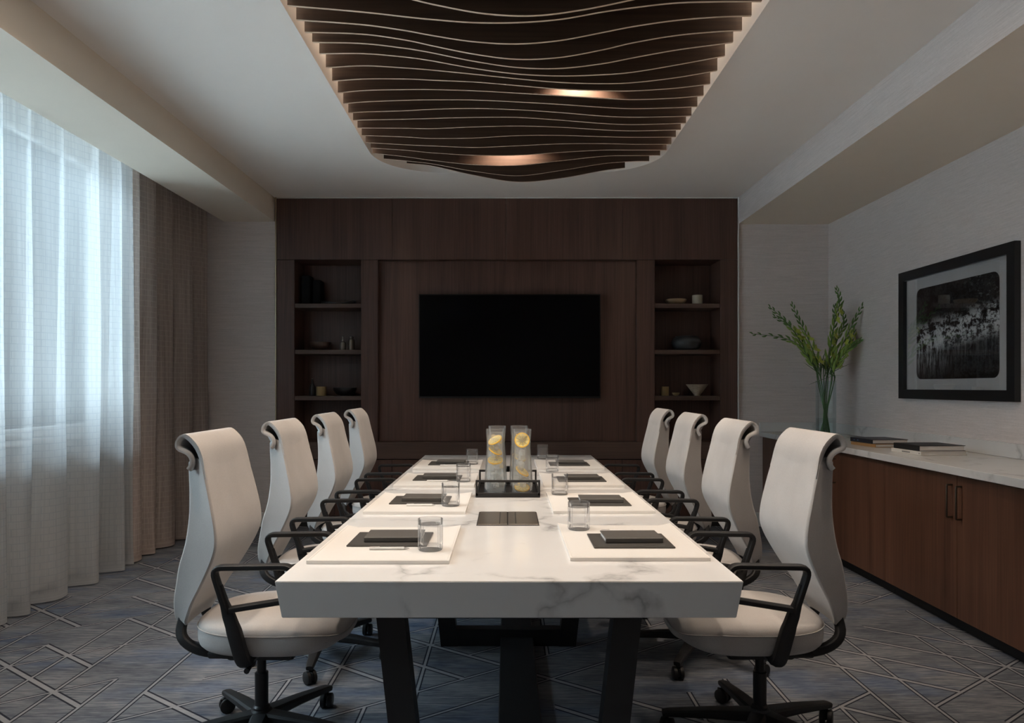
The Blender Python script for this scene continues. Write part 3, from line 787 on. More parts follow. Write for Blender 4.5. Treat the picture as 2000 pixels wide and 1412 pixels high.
# ------------------------------------------------------------------ place settings
SIDE = {'L': 'window side', 'R': 'sideboard side'}
ORD = ['nearest', 'second', 'third', 'farthest']
MT = 0.012                         # mat thickness
rows_y = {'L': [2.296, 3.19, 4.035, 4.86], 'R': [2.335, 3.205, 4.045, 4.88]}
glass_xy = {'L': [(-0.263, 2.45), (-0.265, 3.35), (-0.257, 4.20), (-0.252, 5.13)], 'R': [(0.279, 2.80), (0.270, 3.70), (0.294, 4.70), (0.272, 5.53)]}
def make_mat():
    r = thing('placemat', '', 'placemat', (0, 0, 0), 0, 'white leather placemats on the marble table')
    w, h, c, nn = 0.457, 0.59, 0.055, 0.045
    pts = [(-w / 2, 0), (w / 2, 0), (w / 2, h), (w / 2 - c, h - nn), (-w / 2 + c, h - nn), (-w / 2, h)]
    m = MB(); m.prism(pts, 'z', 0.0006, MT); m.build('pad', 'placemat_leather', r, False)
    m = MB()
    for i in range(6):
        a, b = Vector(pts[i] + (MT,)), Vector(pts[(i + 1) % 6] + (MT,))
        ctr = Vector((0, h / 2, MT)); a2 = a + (ctr - a) * 0.03; b2 = b + (ctr - b) * 0.03
        m.tube([a2, b2], 0.0007, 5)
    m.build('stitching', 'paper', r)
    return r
def make_folio():
    r = thing('folio', '', 'folio', (0, 0, 0), 0, 'dark leather folios on the placemats')
    MB().box(-0.14, 0.14, 0, 0.225, 0, 0.006, 0.0015).build('cover', 'folio_leather', r)
    MB().box(-0.136, 0.136, 0.003, 0.221, 0.0055, 0.0066).build('lining', 'folio_leather', r, False)
    return r
def make_notebook():
    r = thing('notebook', '', 'notebook', (0, 0, 0), 0, 'dark notebooks on the folios')
    MB().box(-0.102, 0.102, 0, 0.135, 0.014, 0.018, 0.0015).build('front_cover', 'notebook_cover', r)
    MB().box(-0.102, 0.102, 0, 0.135, 0.0, 0.003, 0.001).build('back_cover', 'notebook_cover', r)
    MB().box(-0.099, 0.099, 0.004, 0.132, 0.003, 0.014).build('page_block', 'paper', r, False)
    MB().box(-0.102, 0.102, -0.002, 0.004, 0.0, 0.018, 0.002).build('spine', 'notebook_cover', r)
    return r
def make_pen():
    r = thing('pen', '', 'pen', (0, 0, 0), 0, 'white pens on the placemats')
    MB().tube([(-0.062, 0, 0.0052), (0.056, 0, 0.0052)], [0.0046, 0.0050], 10).build('barrel', 'pen_white', r)
    MB().tube([(0.056, 0, 0.0052), (0.066, 0, 0.0050), (0.074, 0, 0.0046)], [0.0046, 0.0026, 0.0008], 10).build('tip', 'pen_metal', r)
    MB().tube([(-0.060, 0, 0.0102), (-0.028, 0, 0.0106)], 0.0013, 6).build('clip', 'pen_metal', r)
    return r
def make_tumbler():
    r = thing('tumbler', '', 'glass', (0, 0, 0), 0, 'ribbed glass tumblers at the place settings')
    n = 72; R, Hh = 0.0425, 0.106
    outer = [(0, 0), (R * 0.90, 0), (R * 0.97, 0.004), (R, 0.012)]
    m = MB(); m.lathe([(0, 0.0), (R * 0.93, 0.0), (R, 0.006), (R, 0.024), (R, 0.088)], n, rib=0.0016)
    m.lathe([(R - 0.0008, 0.088), (R, 0.094), (R, Hh), (R - 0.0015, Hh + 0.001), (R - 0.0032, Hh), (R - 0.0034, 0.030), (R - 0.008, 0.020), (0, 0.018)], n)
    m.f = [f for f in m.f]; m.build('wall', 'tumbler_glass', r, angle=20)
    MB().lathe([(0, 0.0), (R * 0.9, 0.0), (R * 0.92, 0.008), (R * 0.88, 0.016), (0, 0.018)], 36).build('thick_base', 'tumbler_glass', r)
    return r
protos = [f() for f in (make_mat, make_folio, make_notebook, make_pen, make_tumbler)]
first = True
for sd in 'LR':
    for i in range(4):
        y = rows_y[sd][i]; cx = -0.4155 if sd == 'L' else 0.4335
        who = f'{ORD[i]} from the camera, {SIDE[sd]}'
        z1 = TZ + MT + 0.0003
        place(protos[0], (cx, y, TZ), 0, f'white leather placemat on marble table, {who}', first)
        fx = -0.42 if sd == 'L' else 0.4385
        place(protos[1], (fx, y + (0.195 if sd == 'L' else 0.13), z1), 0, f'dark leather folio on white placemat, {who}', first)
        place(protos[2], (fx + (0.015 if sd == 'L' else 0.008), y + (0.238 if sd == 'L' else 0.185), z1 + 0.0068), 0.02 * (-1) ** i, f'dark notebook lying on folio, {who}', first)
        if sd == 'L': place(protos[3], (fx + 0.012, y + 0.150, z1), 0.03, f'white pen in front of folio, {who}', first)
        else: place(protos[3], (fx - 0.02, y + 0.405, z1), 0.01, f'white pen behind folio, {who}', first)
        gx, gy = glass_xy[sd][i]
        place(protos[4], (gx, gy, z1), 0.1 * i, f'ribbed glass tumbler on white placemat, {who}', first)
        first = False

# ------------------------------------------------------------------ tray and carafes
tx, tw = 0.0025, 0.1655
ty0, ty1 = 3.67, 4.13
tray = thing('serving_tray', 'black open framed serving tray holding lemon water carafes', 'tray', (tx, (ty0 + ty1) / 2, TZ))
tb = lambda nm, *a: MB().box(*a, 0.0015).build(nm, 'tray_black', tray, world=True)
tb('base', tx - tw, tx + tw, ty0, ty1, TZ + 0.0005, TZ + 0.010)
for a in ((tx - tw, tx + tw, ty0, ty0 + 0.012), (tx - tw, tx + tw, ty1 - 0.012, ty1), (tx - tw, tx - tw + 0.012, ty0, ty1), (tx + tw - 0.012, tx + tw, ty0, ty1)):
    tb('lip', *a, TZ + 0.008, TZ + 0.024)
for a in ((tx - tw, tx + tw, ty0, ty0 + 0.010), (tx - tw, tx + tw, ty1 - 0.010, ty1)):
    tb('top_rail', *a, TZ + 0.078, TZ + 0.090)
for x in (tx - tw, tx + tw - 0.010):
    for y in (ty0, ty1 - 0.010): tb('post', x, x + 0.010, y, y + 0.010, TZ + 0.02, TZ + 0.08)
tb('handle', tx - 0.035, tx + 0.035, ty1 - 0.010, ty1, TZ + 0.085, TZ + 0.112)

CH = 0.335
cprof = [(0.0565, 0.0), (0.0575, 0.01), (0.0565, 0.05), (0.0540, 0.12), (0.0490, 0.18), (0.0455, 0.225), (0.0450, 0.25), (0.0462, 0.28), (0.0485, 0.31), (0.0500, CH)]
def cr(z):
    for (r0, z0), (r1, z1) in zip(cprof, cprof[1:]):
        if z0 <= z <= z1: return r0 + (r1 - r0) * (z - z0) / (z1 - z0)
    return 0.05
def make_slice(r, mbody=None):
    a = MB(); a.lathe([(0, 0), (r * 0.90, 0), (r * 0.90, 0.005), (0, 0.005)], 24)
    b = MB(); b.lathe([(r * 0.88, -0.0003), (r, 0.0005), (r, 0.0045), (r * 0.88, 0.0053)], 24, closed=True)
    w = MB()
    for k in range(9):
        an = 2 * PI * k / 9
        w.tube([(0.004 * math.cos(an), 0.004 * math.sin(an), 0.0054), (r * 0.84 * math.cos(an), r * 0.84 * math.sin(an), 0.0054)], 0.0011, 4)
        w.tube([(0.004 * math.cos(an), 0.004 * math.sin(an), -0.0004), (r * 0.84 * math.cos(an), r * 0.84 * math.sin(an), -0.0004)], 0.0011, 4)
    return a, b, w
slices = {0: [(0.275, -0.45, 0.3), (0.220, 0.40, 1.2), (0.170, -0.15, 2.4)], 1: [(0.280, 1.35, 0.1), (0.115, 0.55, 0.8), (0.030, 0.08, 0.0)],
          2: [(0.26, 0.5, 1.0), (0.12, 0.3, 2.0)], 3: [(0.26, 0.9, 2.2), (0.16, 0.4, 0.3)]}
carafes = [(-0.064, 3.775, 'front left on the tray'), (0.076, 3.75, 'front right on the tray'),
           (-0.058, 4.04, 'rear left on the tray'), (0.066, 4.04, 'rear right on the tray')]
for ci, (cx, cyy, lb) in enumerate(carafes):
    zb = TZ + 0.0108
    c = thing('carafe', 'waisted glass carafe of iced lemon water, ' + lb, 'carafe', (cx, cyy, zb), group='lemon water carafes on the tray')
    m = MB(); m.lathe([(0, 0)] + cprof + [(0.0485, CH + 0.001)] + [(r - 0.003, z) for r, z in reversed(cprof[1:])] + [(0, 0.012)], 40)
    m.build('glass', 'carafe_glass', c)
    wp = [(r - 0.0036, z) for r, z in cprof if 0.005 < z < 0.30]
    m = MB(); m.lathe([(0, 0.013), (0.050, 0.013)] + wp[1:] + [(cr(0.30) - 0.0036, 0.30), (0, 0.30)], 40)
    m.build('water', 'water', c)
    rnd = random.Random(10 + ci)
    for j in range(14):
        z = 0.035 + 0.0185 * j + rnd.uniform(-0.006, 0.006); s = rnd.uniform(0.012, 0.016)
        rad = rnd.uniform(0.0, cr(z) - 0.026); an = rnd.uniform(0, 6.28)
        m = MB().box(-s, s, -s, s, -s, s, s * 0.35)
        m.xform(Matrix.Translation((rad * math.cos(an), rad * math.sin(an), z)) @ Matrix.Rotation(rnd.uniform(0, 3), 4, 'X') @ Matrix.Rotation(rnd.uniform(0, 3), 4, 'Z'))
        m.build('ice_cube', 'ice', c)
    for (z, tilt, az) in slices[ci]:
        lean = 0.45
        rr = min(0.040, cr(z) - 0.007)
        a, b, w = make_slice(rr)
        mat = Matrix.Translation((0, -0.012 if tilt < 1 else -(cr(z) - 0.012), z)) @ Matrix.Rotation(az * 0.15, 4, 'Z') @ Matrix.Rotation(lean if tilt < 1 else 0, 4, 'X') @ Matrix.Rotation(tilt, 4, 'Y' if tilt < 1 else 'X')
        o = a.xform(mat).build('lemon_slice', 'lemon_flesh', c)
        b.xform(mat).build('rind', 'lemon_rind', o); w.xform(mat).build('membrane', 'cream_ceramic', o)

# ------------------------------------------------------------------ conference chairs
def smooth01(t_): t_ = max(0.0, min(1.0, t_)); return t_ * t_ * (3 - 2 * t_)
def make_chair():
    r = thing('conference_chair', '', 'chair', (0, 0, 0), 0, 'light grey conference chairs around the table')
    # backrest body: stations of (z, front x, rear x, half width)
    st = [(0.470, -0.226, -0.244, 0.112), (0.485, -0.221, -0.249, 0.126), (0.51, -0.209, -0.250, 0.140), (0.56, -0.184, -0.244, 0.162), (0.62, -0.147, -0.229, 0.185), (0.69, -0.108, -0.211, 0.207),
          (0.74, -0.085, -0.193, 0.219), (0.78, -0.075, -0.182, 0.225), (0.83, -0.077, -0.174, 0.226), (0.88, -0.086, -0.170, 0.224), (0.96, -0.104, -0.172, 0.217), (1.03, -0.121, -0.177, 0.209), (1.055, -0.126, -0.176, 0.206), (1.066, -0.129, -0.164, 0.204)]
    zs = [0.470 + (1.066 - 0.470) * i / 34 for i in range(35)]
    fx = hermite([(s[0], s[1]) for s in st], zs); rx = hermite([(s[0], s[2]) for s in st], zs); hw = hermite([(s[0], s[3]) for s in st], zs)
    rows = []
    for z, f, b, h in zip(zs, fx, rx, hw):
        cr_ = min(0.012, (f - b) * 0.42)
        row = []
        dish = 0.010                                   # the front is slightly dished between its edges
        for i in range(13):
            y = -h + cr_ + (2 * h - 2 * cr_) * i / 12
            row.append((f - dish * (1 - (y / h) ** 2), y, z))
        for i in range(1, 5):
            a = PI / 2 * i / 5
            row.append((f - cr_ + cr_ * math.cos(a), h - cr_ + cr_ * math.sin(a), z))
        hb = h - min(0.075, 0.030 + 0.30 * max(0.0, h - 0.11))
        b = b - 0.030
        for i in range(4):
            a = PI / 2 * i / 4
            row.append((b + cr_ - cr_ * math.sin(a), hb - cr_ + cr_ * math.cos(a), z))
        for i in range(9):
            y = hb - cr_ - (2 * hb - 2 * cr_) * i / 8
            row.append((b + 0.012 * (1 - (y / hb) ** 2), y, z))
        for i in range(1, 5):
            a = PI / 2 * i / 4
            row.append((b + cr_ - cr_ * math.cos(a), -(hb - cr_) - cr_ * math.sin(a), z))
        for i in range(4, 0, -1):
            a = PI / 2 * i / 5
            row.append((f - cr_ + cr_ * math.cos(a), -(h - cr_ + cr_ * math.sin(a)), z))
        rows.append(row)
    m = MB(); m.grid(rows, wrap=True)
    n = len(rows[0])
    m.add(rows[0], [tuple(range(n))]); m.add(rows[-1], [tuple(range(n - 1, -1, -1))])
    back = m.build('backrest', 'chair_fabric', r, angle=50)
    # rolled head flap: fabric continuing over the top and curling in at its two ends
    edge = [(-0.1135, 1.00), (-0.122, 1.035), (-0.132, 1.070), (-0.148, 1.105), (-0.170, 1.132), (-0.194, 1.147), (-0.216, 1.143), (-0.231, 1.126), (-0.233, 1.108), (-0.222, 1.096), (-0.205, 1.090), (-0.190, 1.083), (-0.178, 1.072), (-0.173, 1.058), (-0.177, 1.044), (-0.188, 1.032)]
    mid = [(-0.1135, 1.00), (-0.122, 1.035), (-0.132, 1.070), (-0.148, 1.105), (-0.170, 1.132), (-0.194, 1.147), (-0.216, 1.143), (-0.231, 1.128), (-0.236, 1.112), (-0.234, 1.099), (-0.230, 1.088), (-0.224, 1.076), (-0.218, 1.065), (-0.211, 1.054), (-0.203, 1.043), (-0.194, 1.030)]
    def dense(path):
        ts = list(range(len(path))); q = [i * 0.5 for i in range(2 * len(path) - 1)]
        return list(zip(hermite(list(zip(ts, [p[0] for p in path])), q), hermite(list(zip(ts, [p[1] for p in path])), q)))
    tight = lambda q: [(x if x > -0.17 else -0.17 + (x + 0.17) * 0.84, z) for x, z in q]
    edge, mid = dense(tight(edge)), dense(tight(mid))
    ys = [-1.0, -0.992, -0.97, -0.94, -0.88, -0.80, -0.70, -0.55, -0.35, -0.15, 0.15, 0.35, 0.55, 0.70, 0.80, 0.88, 0.94, 0.97, 0.992, 1.0]
    rows = []
    hwz = lambda z: hermite([(s[0], s[3]) for s in st], [z])[0] if z < 1.06 else 0.204 - 0.05 * max(0, z - 1.09)
    for yn in ys:
        b = smooth01((1 - abs(yn)) / 0.42)
        path = [Vector((e[0] * (1 - b) + c[0] * b, e[1] * (1 - b) + c[1] * b)) for e, c in zip(edge, mid)]
        th = 0.0085 * (1.0 if abs(yn) < 0.98 else (0.75 if abs(yn) < 0.995 else 0.35))
        o, i_ = [], []
        for j, p in enumerate(path):
            tg = (path[min(j + 1, len(path) - 1)] - path[max(j - 1, 0)]).normalized()
            nr = Vector((tg.y, -tg.x))                     # outward (front / top / rear)
            dx = 0.010 * (1 - yn * yn) * max(0.0, 1 - j / 12)
            y = yn * hwz(p.y) if j < 12 else yn * 0.201
            out_ = -0.003 + 0.007 * smooth01(j / 7)
            q0 = p + nr * out_; q1 = p - nr * (2 * th - 0.004)
            o.append((q0.x - dx, y, q0.y)); i_.append((q1.x - dx, y, q1.y))
        rows.append(o + list(reversed(i_)))
    m = MB(); m.grid(rows, wrap=True); n = len(rows[0])
    for rr in (rows[0], rows[-1]):
        h2 = n // 2
        m.add(rr, [(j, j + 1, n - 2 - j, n - 1 - j) for j in range(h2 - 1)])
    m.build('head_roll', 'chair_fabric', r, angle=60)
    # seat cushion
    def plan(inset, cxx=0.070, rx_=0.270, ry_=0.246, nn=64):
        p = []
        for k in range(nn):
            a = 2 * PI * k / nn; ca, sa = math.cos(a), math.sin(a)
            e = 2 / 3.1
            x = cxx + (rx_ - inset) * math.copysign(abs(ca) ** e, ca)
            y = (ry_ - inset) * math.copysign(abs(sa) ** e, sa)
            if x < cxx: y *= 1 - 0.16 * ((cxx - x) / rx_) ** 2
            p.append((x, y))
        return p
    lev = [(0.394, 0.060), (0.396, 0.034), (0.402, 0.016), (0.412, 0.006), (0.428, 0.001), (0.452, 0.0), (0.474, 0.001), (0.486, 0.005), (0.496, 0.016), (0.504, 0.042), (0.508, 0.09), (0.510, 0.18)]
    m = MB(); rows = []
    for z, ins in lev:
        rows.append([(x, y, z - (0.026 if z > 0.43 else -0.020) * max(0, (x - 0.19) / 0.14) ** 2) for x, y in plan(ins)])
    m.grid(rows, wrap=True); n = len(rows[0]); m.add(rows[0], [tuple(range(n))]); m.add(rows[-1], [tuple(range(n - 1, -1, -1))])
    seat = m.build('seat', 'chair_fabric', r, angle=60)
    pp = [(x, y, 0.4735 - 0.026 * max(0, (x - 0.19) / 0.14) ** 2) for x, y in plan(-0.001)]; pp.append(pp[0])
    MB().tube(pp, 0.0022, 6, cap=False).build('seat_piping', 'chair_piping', seat)
    # arms
    for s in (-1, 1):
        y = s * 0.264
        loop = fillet([(-0.024, y, 0.560), (-0.073, y, 0.712), (0.196, y, 0.716), (0.194, y, 0.606), (-0.012, y, 0.573)], {1: 0.035, 2: 0.035, 3: 0.03}, 6)
        arm = MB().tube(loop, 1.0, 12, flat=(0.019, 0.0100), up=(0, 1, 0)).build('armrest', 'black_plastic', r)
        up = fillet([(-0.052, y, 0.652), (-0.026, y, 0.575), (0.000, y, 0.50), (0.022, y, 0.420), (0.028, y * 0.94, 0.388), (0.032, y * 0.55, 0.384)], 0.022, 4)
        nU = len(up)
        rs = [0.55 + 0.45 * min(1, i / (nU * 0.35)) for i in range(nU)]
        MB().tube(up, rs, 12, flat=(0.0175, 0.024), up=(0, 1, 0.0)).build('arm_post', 'black_plastic', r)
    # back brackets curving down from the back and under the seat
    for s in (-1, 1):
        y = s * 0.135
        p = fillet([(-0.246, y * 0.62, 0.500), (-0.252, y * 0.86, 0.43), (-0.180, y * 0.97, 0.386), (-0.06, y * 0.8, 0.366), (0.06, y * 0.5, 0.360)], 0.05, 5)
        MB().tube(p, 1.0, 12, flat=(0.015, 0.017), up=(0, 1, 0)).build('back_bracket', 'black_plastic', r)
    m = MB(); m.box(-0.13, 0.16, -0.175, 0.175, 0.372, 0.399, 0.010, seg=2); m.box(-0.09, 0.15, -0.11, 0.11, 0.340, 0.385, 0.014, seg=2); m.box(0.10, 0.205, -0.07, 0.07, 0.352, 0.392, 0.01, seg=2)
    mech = m.build('tilt_mechanism', 'black_plastic', r)
    MB().tube([(0.02, -0.10, 0.365), (0.03, -0.20, 0.358), (0.03, -0.235, 0.356)], [0.006, 0.006, 0.010], 8).build('lever', 'black_plastic', mech)
    m = MB(); m.lathe([(0, 0.10), (0.030, 0.10), (0.030, 0.135), (0.024, 0.142), (0.024, 0.26), (0.0165, 0.262), (0.0165, 0.35), (0, 0.35)], 20)
    m.build('gas_column', 'black_metal', r)
    m = MB(); m.lathe([(0, 0.068), (0.040, 0.068), (0.047, 0.08), (0.044, 0.112), (0.032, 0.128), (0, 0.128)], 24)
    m.build('base_hub', 'black_plastic', r)
    for k in range(5):
        a = math.radians(-12 + 72 * k); ca, sa = math.cos(a), math.sin(a)
        leg = MB().tube([(0.03 * ca, 0.03 * sa, 0.100), (0.18 * ca, 0.18 * sa, 0.092), (0.335 * ca, 0.335 * sa, 0.078), (0.352 * ca, 0.352 * sa, 0.074)], [1.25, 1.0, 0.72, 0.6], 10, flat=(0.018, 0.026), up=(0, 0, 1)).build('base_leg', 'black_plastic', r)
        rd = random.Random(k); b = a + 0.9 + rd.uniform(-0.5, 0.5)
        cx, cyy = 0.335 * ca, 0.335 * sa
        m = MB()
        for off in (-0.014, 0.014):
            w = MB(); w.lathe([(0, -0.010), (0.024, -0.010), (0.029, -0.007), (0.029, 0.007), (0.024, 0.010), (0, 0.010)], 20)
            w.xform(Matrix.Translation((cx, cyy, 0.029)) @ Matrix.Rotation(b, 4, 'Z') @ Matrix.Translation((0, off, 0)) @ Matrix.Rotation(PI / 2, 4, 'X'))
            m.add(w.v, w.f)
        m.tube([(cx, cyy, 0.03), (cx, cyy, 0.078)], 0.007, 8)
        hood = MB().box(-0.012, 0.026, -0.003, 0.003, 0.02, 0.055, 0.002)
        hood.xform(Matrix.Translation((cx, cyy, 0)) @ Matrix.Rotation(b, 4, 'Z')); m.add(hood.v, hood.f)
        m.build('caster', 'black_plastic', leg)
    return r
chair = make_chair()
cy_l = [2.645, 3.50, 4.34, 5.175]
first = True
for i in range(4):
    place(chair, (-0.907, cy_l[i], 0), 0, f'light grey fabric swivel chair, {ORD[i]} from the camera, window side of table', first); first = False
for i in range(4):
    place(chair, (0.933, cy_l[i] + 0.005, 0), PI, f'light grey fabric swivel chair, {ORD[i]} from the camera, sideboard side of table', False)

# ------------------------------------------------------------------ sideboard along the right wall
CFX = 2.39
edges = [0.186, 1.636, 3.086, 4.536, 5.986, YB - 0.005]
names = ['out of view behind the camera', 'at the right edge of the view', 'with the visible pair of bar handles', 'beneath the stacked books', 'single door unit in the far corner']
for i in range(5):
    a, b = edges[i], edges[i + 1]
    cab = thing('base_cabinet', 'dark walnut base cabinet ' + names[i], 'cabinet', ((CFX + XR) / 2, (a + b) / 2, 0), group='walnut base cabinets under the marble counter')
    MB().box(CFX + 0.022, XR - 0.003, a + 0.001, b - 0.001, 0.078, 0.843).build('body', 'cabinet_walnut', cab, False, world=True)
    MB().box(2.455, XR - 0.01, a + 0.001, b - 0.001, 0.0, 0.078).build('toe_kick', 'toe_black', cab, False, world=True)
    ds = [(a, (a + b) / 2, 1), ((a + b) / 2, b, 0)] if i < 4 else [(a, b, 0)]
    for (p, q, hi) in ds:
        d = MB().box(CFX, CFX + 0.020, p + 0.002, q - 0.002, 0.080, 0.838, 0.0015).build('door', 'cabinet_walnut', cab, world=True)
        hy = q - 0.040 if hi else p + 0.040
        m = MB(); hx = CFX - 0.030
        m.tube(fillet([(CFX, hy, 0.785), (hx, hy, 0.785), (hx, hy, 0.612), (CFX, hy, 0.612)], 0.004, 2), 0.0052, 8)
        m.build('handle', 'bronze', d, world=True)
top = thing('countertop', 'white marble countertop with backsplash running along the right wall', 'countertop', (2.7, 3.4, 0.845))
MB().box(2.36, XR - 0.001, 0.16, YB - 0.001, 0.845, 0.888, 0.002).build('slab', 'counter_marble', top, world=True)
MB().box(XR - 0.021, XR - 0.001, 0.16, YB - 0.021, 0.889, 0.975, 0.0015).build('backsplash', 'counter_marble', top, world=True)
MB().box(2.36, XR - 0.001, YB - 0.020, YB - 0.001, 0.889, 0.975, 0.0015).build('backsplash', 'counter_marble', top, world=True)

# books
CT = 0.8885
def book(name, label, near, far, width, z, th, cover, mark=None):
    # near, far: plan positions of the spine ends; pages face the camera side
    n_, f_ = Vector(near), Vector(far); L = (f_ - n_).length
    ang = math.atan2((f_ - n_).y, (f_ - n_).x) - PI / 2
    k = thing(name, label, 'book', (n_.x, n_.y, z), ang, 'books on the marble countertop')
    MB().box(0, width, 0, L, 0, 0.003, 0.0008).build('back_cover', cover, k)
    MB().box(0, width, 0, L, th - 0.003, th, 0.0008).build('front_cover', cover, k)
    MB().box(-0.002, 0.003, 0, L, 0, th, 0.0012).build('spine', cover, k)
    MB().box(0.003, width - 0.006, 0.005, L - 0.005, 0.003, th - 0.003).build('page_block', 'paper', k, False)
    if mark:
        m = MB()
        for a, b in mark[1]: m.box(-0.0026, -0.0018, L * a, L * b, th * 0.36, th * 0.62)
        m.build('spine_print', mark[0], k, False)
    return k
book('book', 'tan bound book at the bottom of the far stack', (2.555, 4.975), (2.525, 5.265), 0.245, CT, 0.023, 'book_tan')
book('book', 'navy book lying on the tan one in far stack', (2.545, 4.995), (2.52, 5.265), 0.265, CT + 0.0235, 0.029, 'book_navy', ('book_blue_mark', [(0.62, 0.67), (0.80, 0.83)]))
book('book', 'cream bound book at the bottom of the near stack', (2.535, 4.39), (2.505, 4.675), 0.305, CT, 0.025, 'book_cream', ('ink', [(0.36 + 0.03 * i, 0.38 + 0.03 * i) for i in range(9)] + [(0.05, 0.07)]))
book('book', 'thick black book lying on the cream one in near stack', (2.532, 4.405), (2.512, 4.66), 0.30, CT + 0.0255, 0.034, 'book_black')

# ------------------------------------------------------------------ vase with gladioli
VY = 6.15; VX = PX(1613, VY)
vase = thing('vase', 'clear glass cylinder vase on the marble countertop', 'vase', (VX, VY, CT))
m = MB(); m.lathe([(0, 0), (0.080, 0), (0.082, 0.004), (0.082, 0.47), (0.0805, 0.472), (0.079, 0.47), (0.078, 0.02), (0, 0.018)], 48)
m.build('glass', 'vase_glass', vase)
m = MB(); m.lathe([(0, 0.019), (0.0775, 0.019), (0.0775, 0.15), (0, 0.15)], 48); m.build('water', 'vase_glass', vase)
stems = [  # tip, bends (photo px), depth offsets, blossoms
 ([(1470, 652), (1530, 660), (1565, 678), (1592, 722)], -0.10, 0, 'farthest left, almost level'),
 ([(1504, 600), (1535, 628), (1562, 665), (1590, 715)], 0.02, 3, 'upper left, with yellow green blossoms'),
 ([(1513, 618), (1545, 640), (1570, 678), (1595, 722)], 0.10, 2, 'left, just under the upper left spike'),
 ([(1547, 595), (1562, 628), (1580, 665), (1602, 725)], -0.05, 1, 'left of centre, leaning gently'),
 ([(1630, 598), (1629, 630), (1622, 670), (1612, 730)], 0.08, 1, 'centre, the shorter upright spike'),
 ([(1634, 564), (1640, 590), (1631, 625), (1616, 725)], -0.02, 2, 'tallest, upright at the centre'),
 ([(1645, 609), (1649, 632), (1636, 662), (1618, 728)], 0.12, 0, 'thin, right of the tallest spike'),
 ([(1686, 594), (1668, 628), (1648, 668), (1622, 725)], -0.08, 3, 'upper right, full of blossoms'),
 ([(1694, 597), (1678, 632), (1656, 672), (1626, 726)], 0.05, 2, 'farthest right and high'),
 ([(1680, 664), (1664, 676), (1646, 694), (1626, 732)], -0.12, 0, 'lowest on the right side')]
rnd = random.Random(5)
for i, (pp, dy, nb_, lb) in enumerate(stems):
    zb = CT + 0.025
    an = 2 * PI * i / len(stems)
    base = Vector((VX - 0.05 * math.copysign(1, pp[0][0] - 1613) * rnd.uniform(0.2, 1), VY - dy * 0.4, zb))
    rimv = Vector((PX(pp[-1][0] + (pp[-1][0] - 1613) * 0.0, VY), VY + dy * 0.35, CT + 0.475))
    rimv.x = max(VX - 0.055, min(VX + 0.055, rimv.x))
    ctl = [base, rimv]
    for j, (u, v) in enumerate(reversed(pp)):
        Y = VY + dy * (0.45 + 0.2 * j)
        ctl.append(Vector((PX(u, Y), Y, PZ(v, Y))))
    path = []
    for a_ in range(len(ctl) - 1):
        p0, p1, p2, p3 = ctl[max(a_ - 1, 0)], ctl[a_], ctl[a_ + 1], ctl[min(a_ + 2, len(ctl) - 1)]
        for s_ in range(6):
            q = s_ / 6
            path.append(0.5 * ((2 * p1) + (p2 - p0) * q + (2 * p0 - 5 * p1 + 4 * p2 - p3) * q * q + (-p0 + 3 * p1 - 3 * p2 + p3) * q ** 3))
    path.append(ctl[-1])
    g = thing('gladiolus', 'green gladiolus stem in the vase, ' + lb, 'flower', base, 0, 'gladiolus stems in the vase')
    n = len(path)
    MB().tube(path, [0.0055 - 0.0038 * (j / n) for j in range(n)], 7).build('stem', 'stem_green', g, world=True)
    i0 = int(n * 0.45); side = 1; nb2 = 0
    for j in range(i0, n):
        p = path[j]; tg = (path[min(j + 1, n - 1)] - path[max(j - 1, 0)]).normalized()
        acr = tg.cross(Vector((0, 1, 0))).normalized() * side + Vector((0, -0.45 * (1 if j % 3 else -1), 0)); acr.normalize(); side = -side
        q = (j - i0) / max(1, n - 1 - i0); ln = 0.070 * (1 - q) + 0.030
        tip = p + tg * ln + acr * ln * 0.38
        if q < 0.42 and nb2 < nb_ + (2 if nb_ else 0) and j % 2 == 0:
            nb2 += 1
            m = MB(); c = p + acr * 0.022 + tg * 0.01; d = (acr + tg * 0.5 + Vector((0, -0.5, 0))).normalized()
            a1 = d.orthogonal().normalized(); b1 = d.cross(a1)
            for k in range(6):
                th = 2 * PI * k / 6 + rnd.uniform(-0.2, 0.2); e = a1 * math.cos(th) + b1 * math.sin(th); e2 = d.cross(e)
                R = rnd.uniform(0.046, 0.060)
                m.add([c - d * 0.015, c + e * R * 0.5 + e2 * R * 0.36 + d * 0.004, c + e * R + d * 0.012, c + e * R * 0.5 - e2 * R * 0.36 + d * 0.004, c + e * R * 0.55 + d * 0.010], [(0, 1, 4), (1, 2, 4), (2, 3, 4), (3, 0, 4)])
            m.build('blossom', 'blossom_lime', g, angle=80, world=True)
        m = MB(); m.tube([p, p + (tip - p) * 0.35 + acr * 0.006, p + (tip - p) * 0.7 + acr * 0.004, tip], [0.004, 0.0125 * (1 - 0.55 * q), 0.0095 * (1 - 0.55 * q), 0.0008], 6)
        m.build('bud', 'bud_green' if q < 0.5 else 'leaf_green', g, world=True)
    for k in range(2):      # sword leaves
        j = int(n * (0.22 + 0.08 * k)); p = path[j]; tg = (path[j + 2] - path[j]).normalized()
        w = Vector((rnd.uniform(-0.25, 0.25), rnd.uniform(-0.3, 0.3), 0))
        L_ = rnd.uniform(0.16, 0.26)
        m = MB(); m.tube([p, p + (tg + w * 0.3) * L_ * 0.4, p + (tg + w * 0.6) * L_ * 0.75, p + (tg + w) * L_], [0.5, 1.0, 0.8, 0.05], 6, flat=(0.0012, 0.011))
        m.build('leaf', 'stem_green', g, world=True)

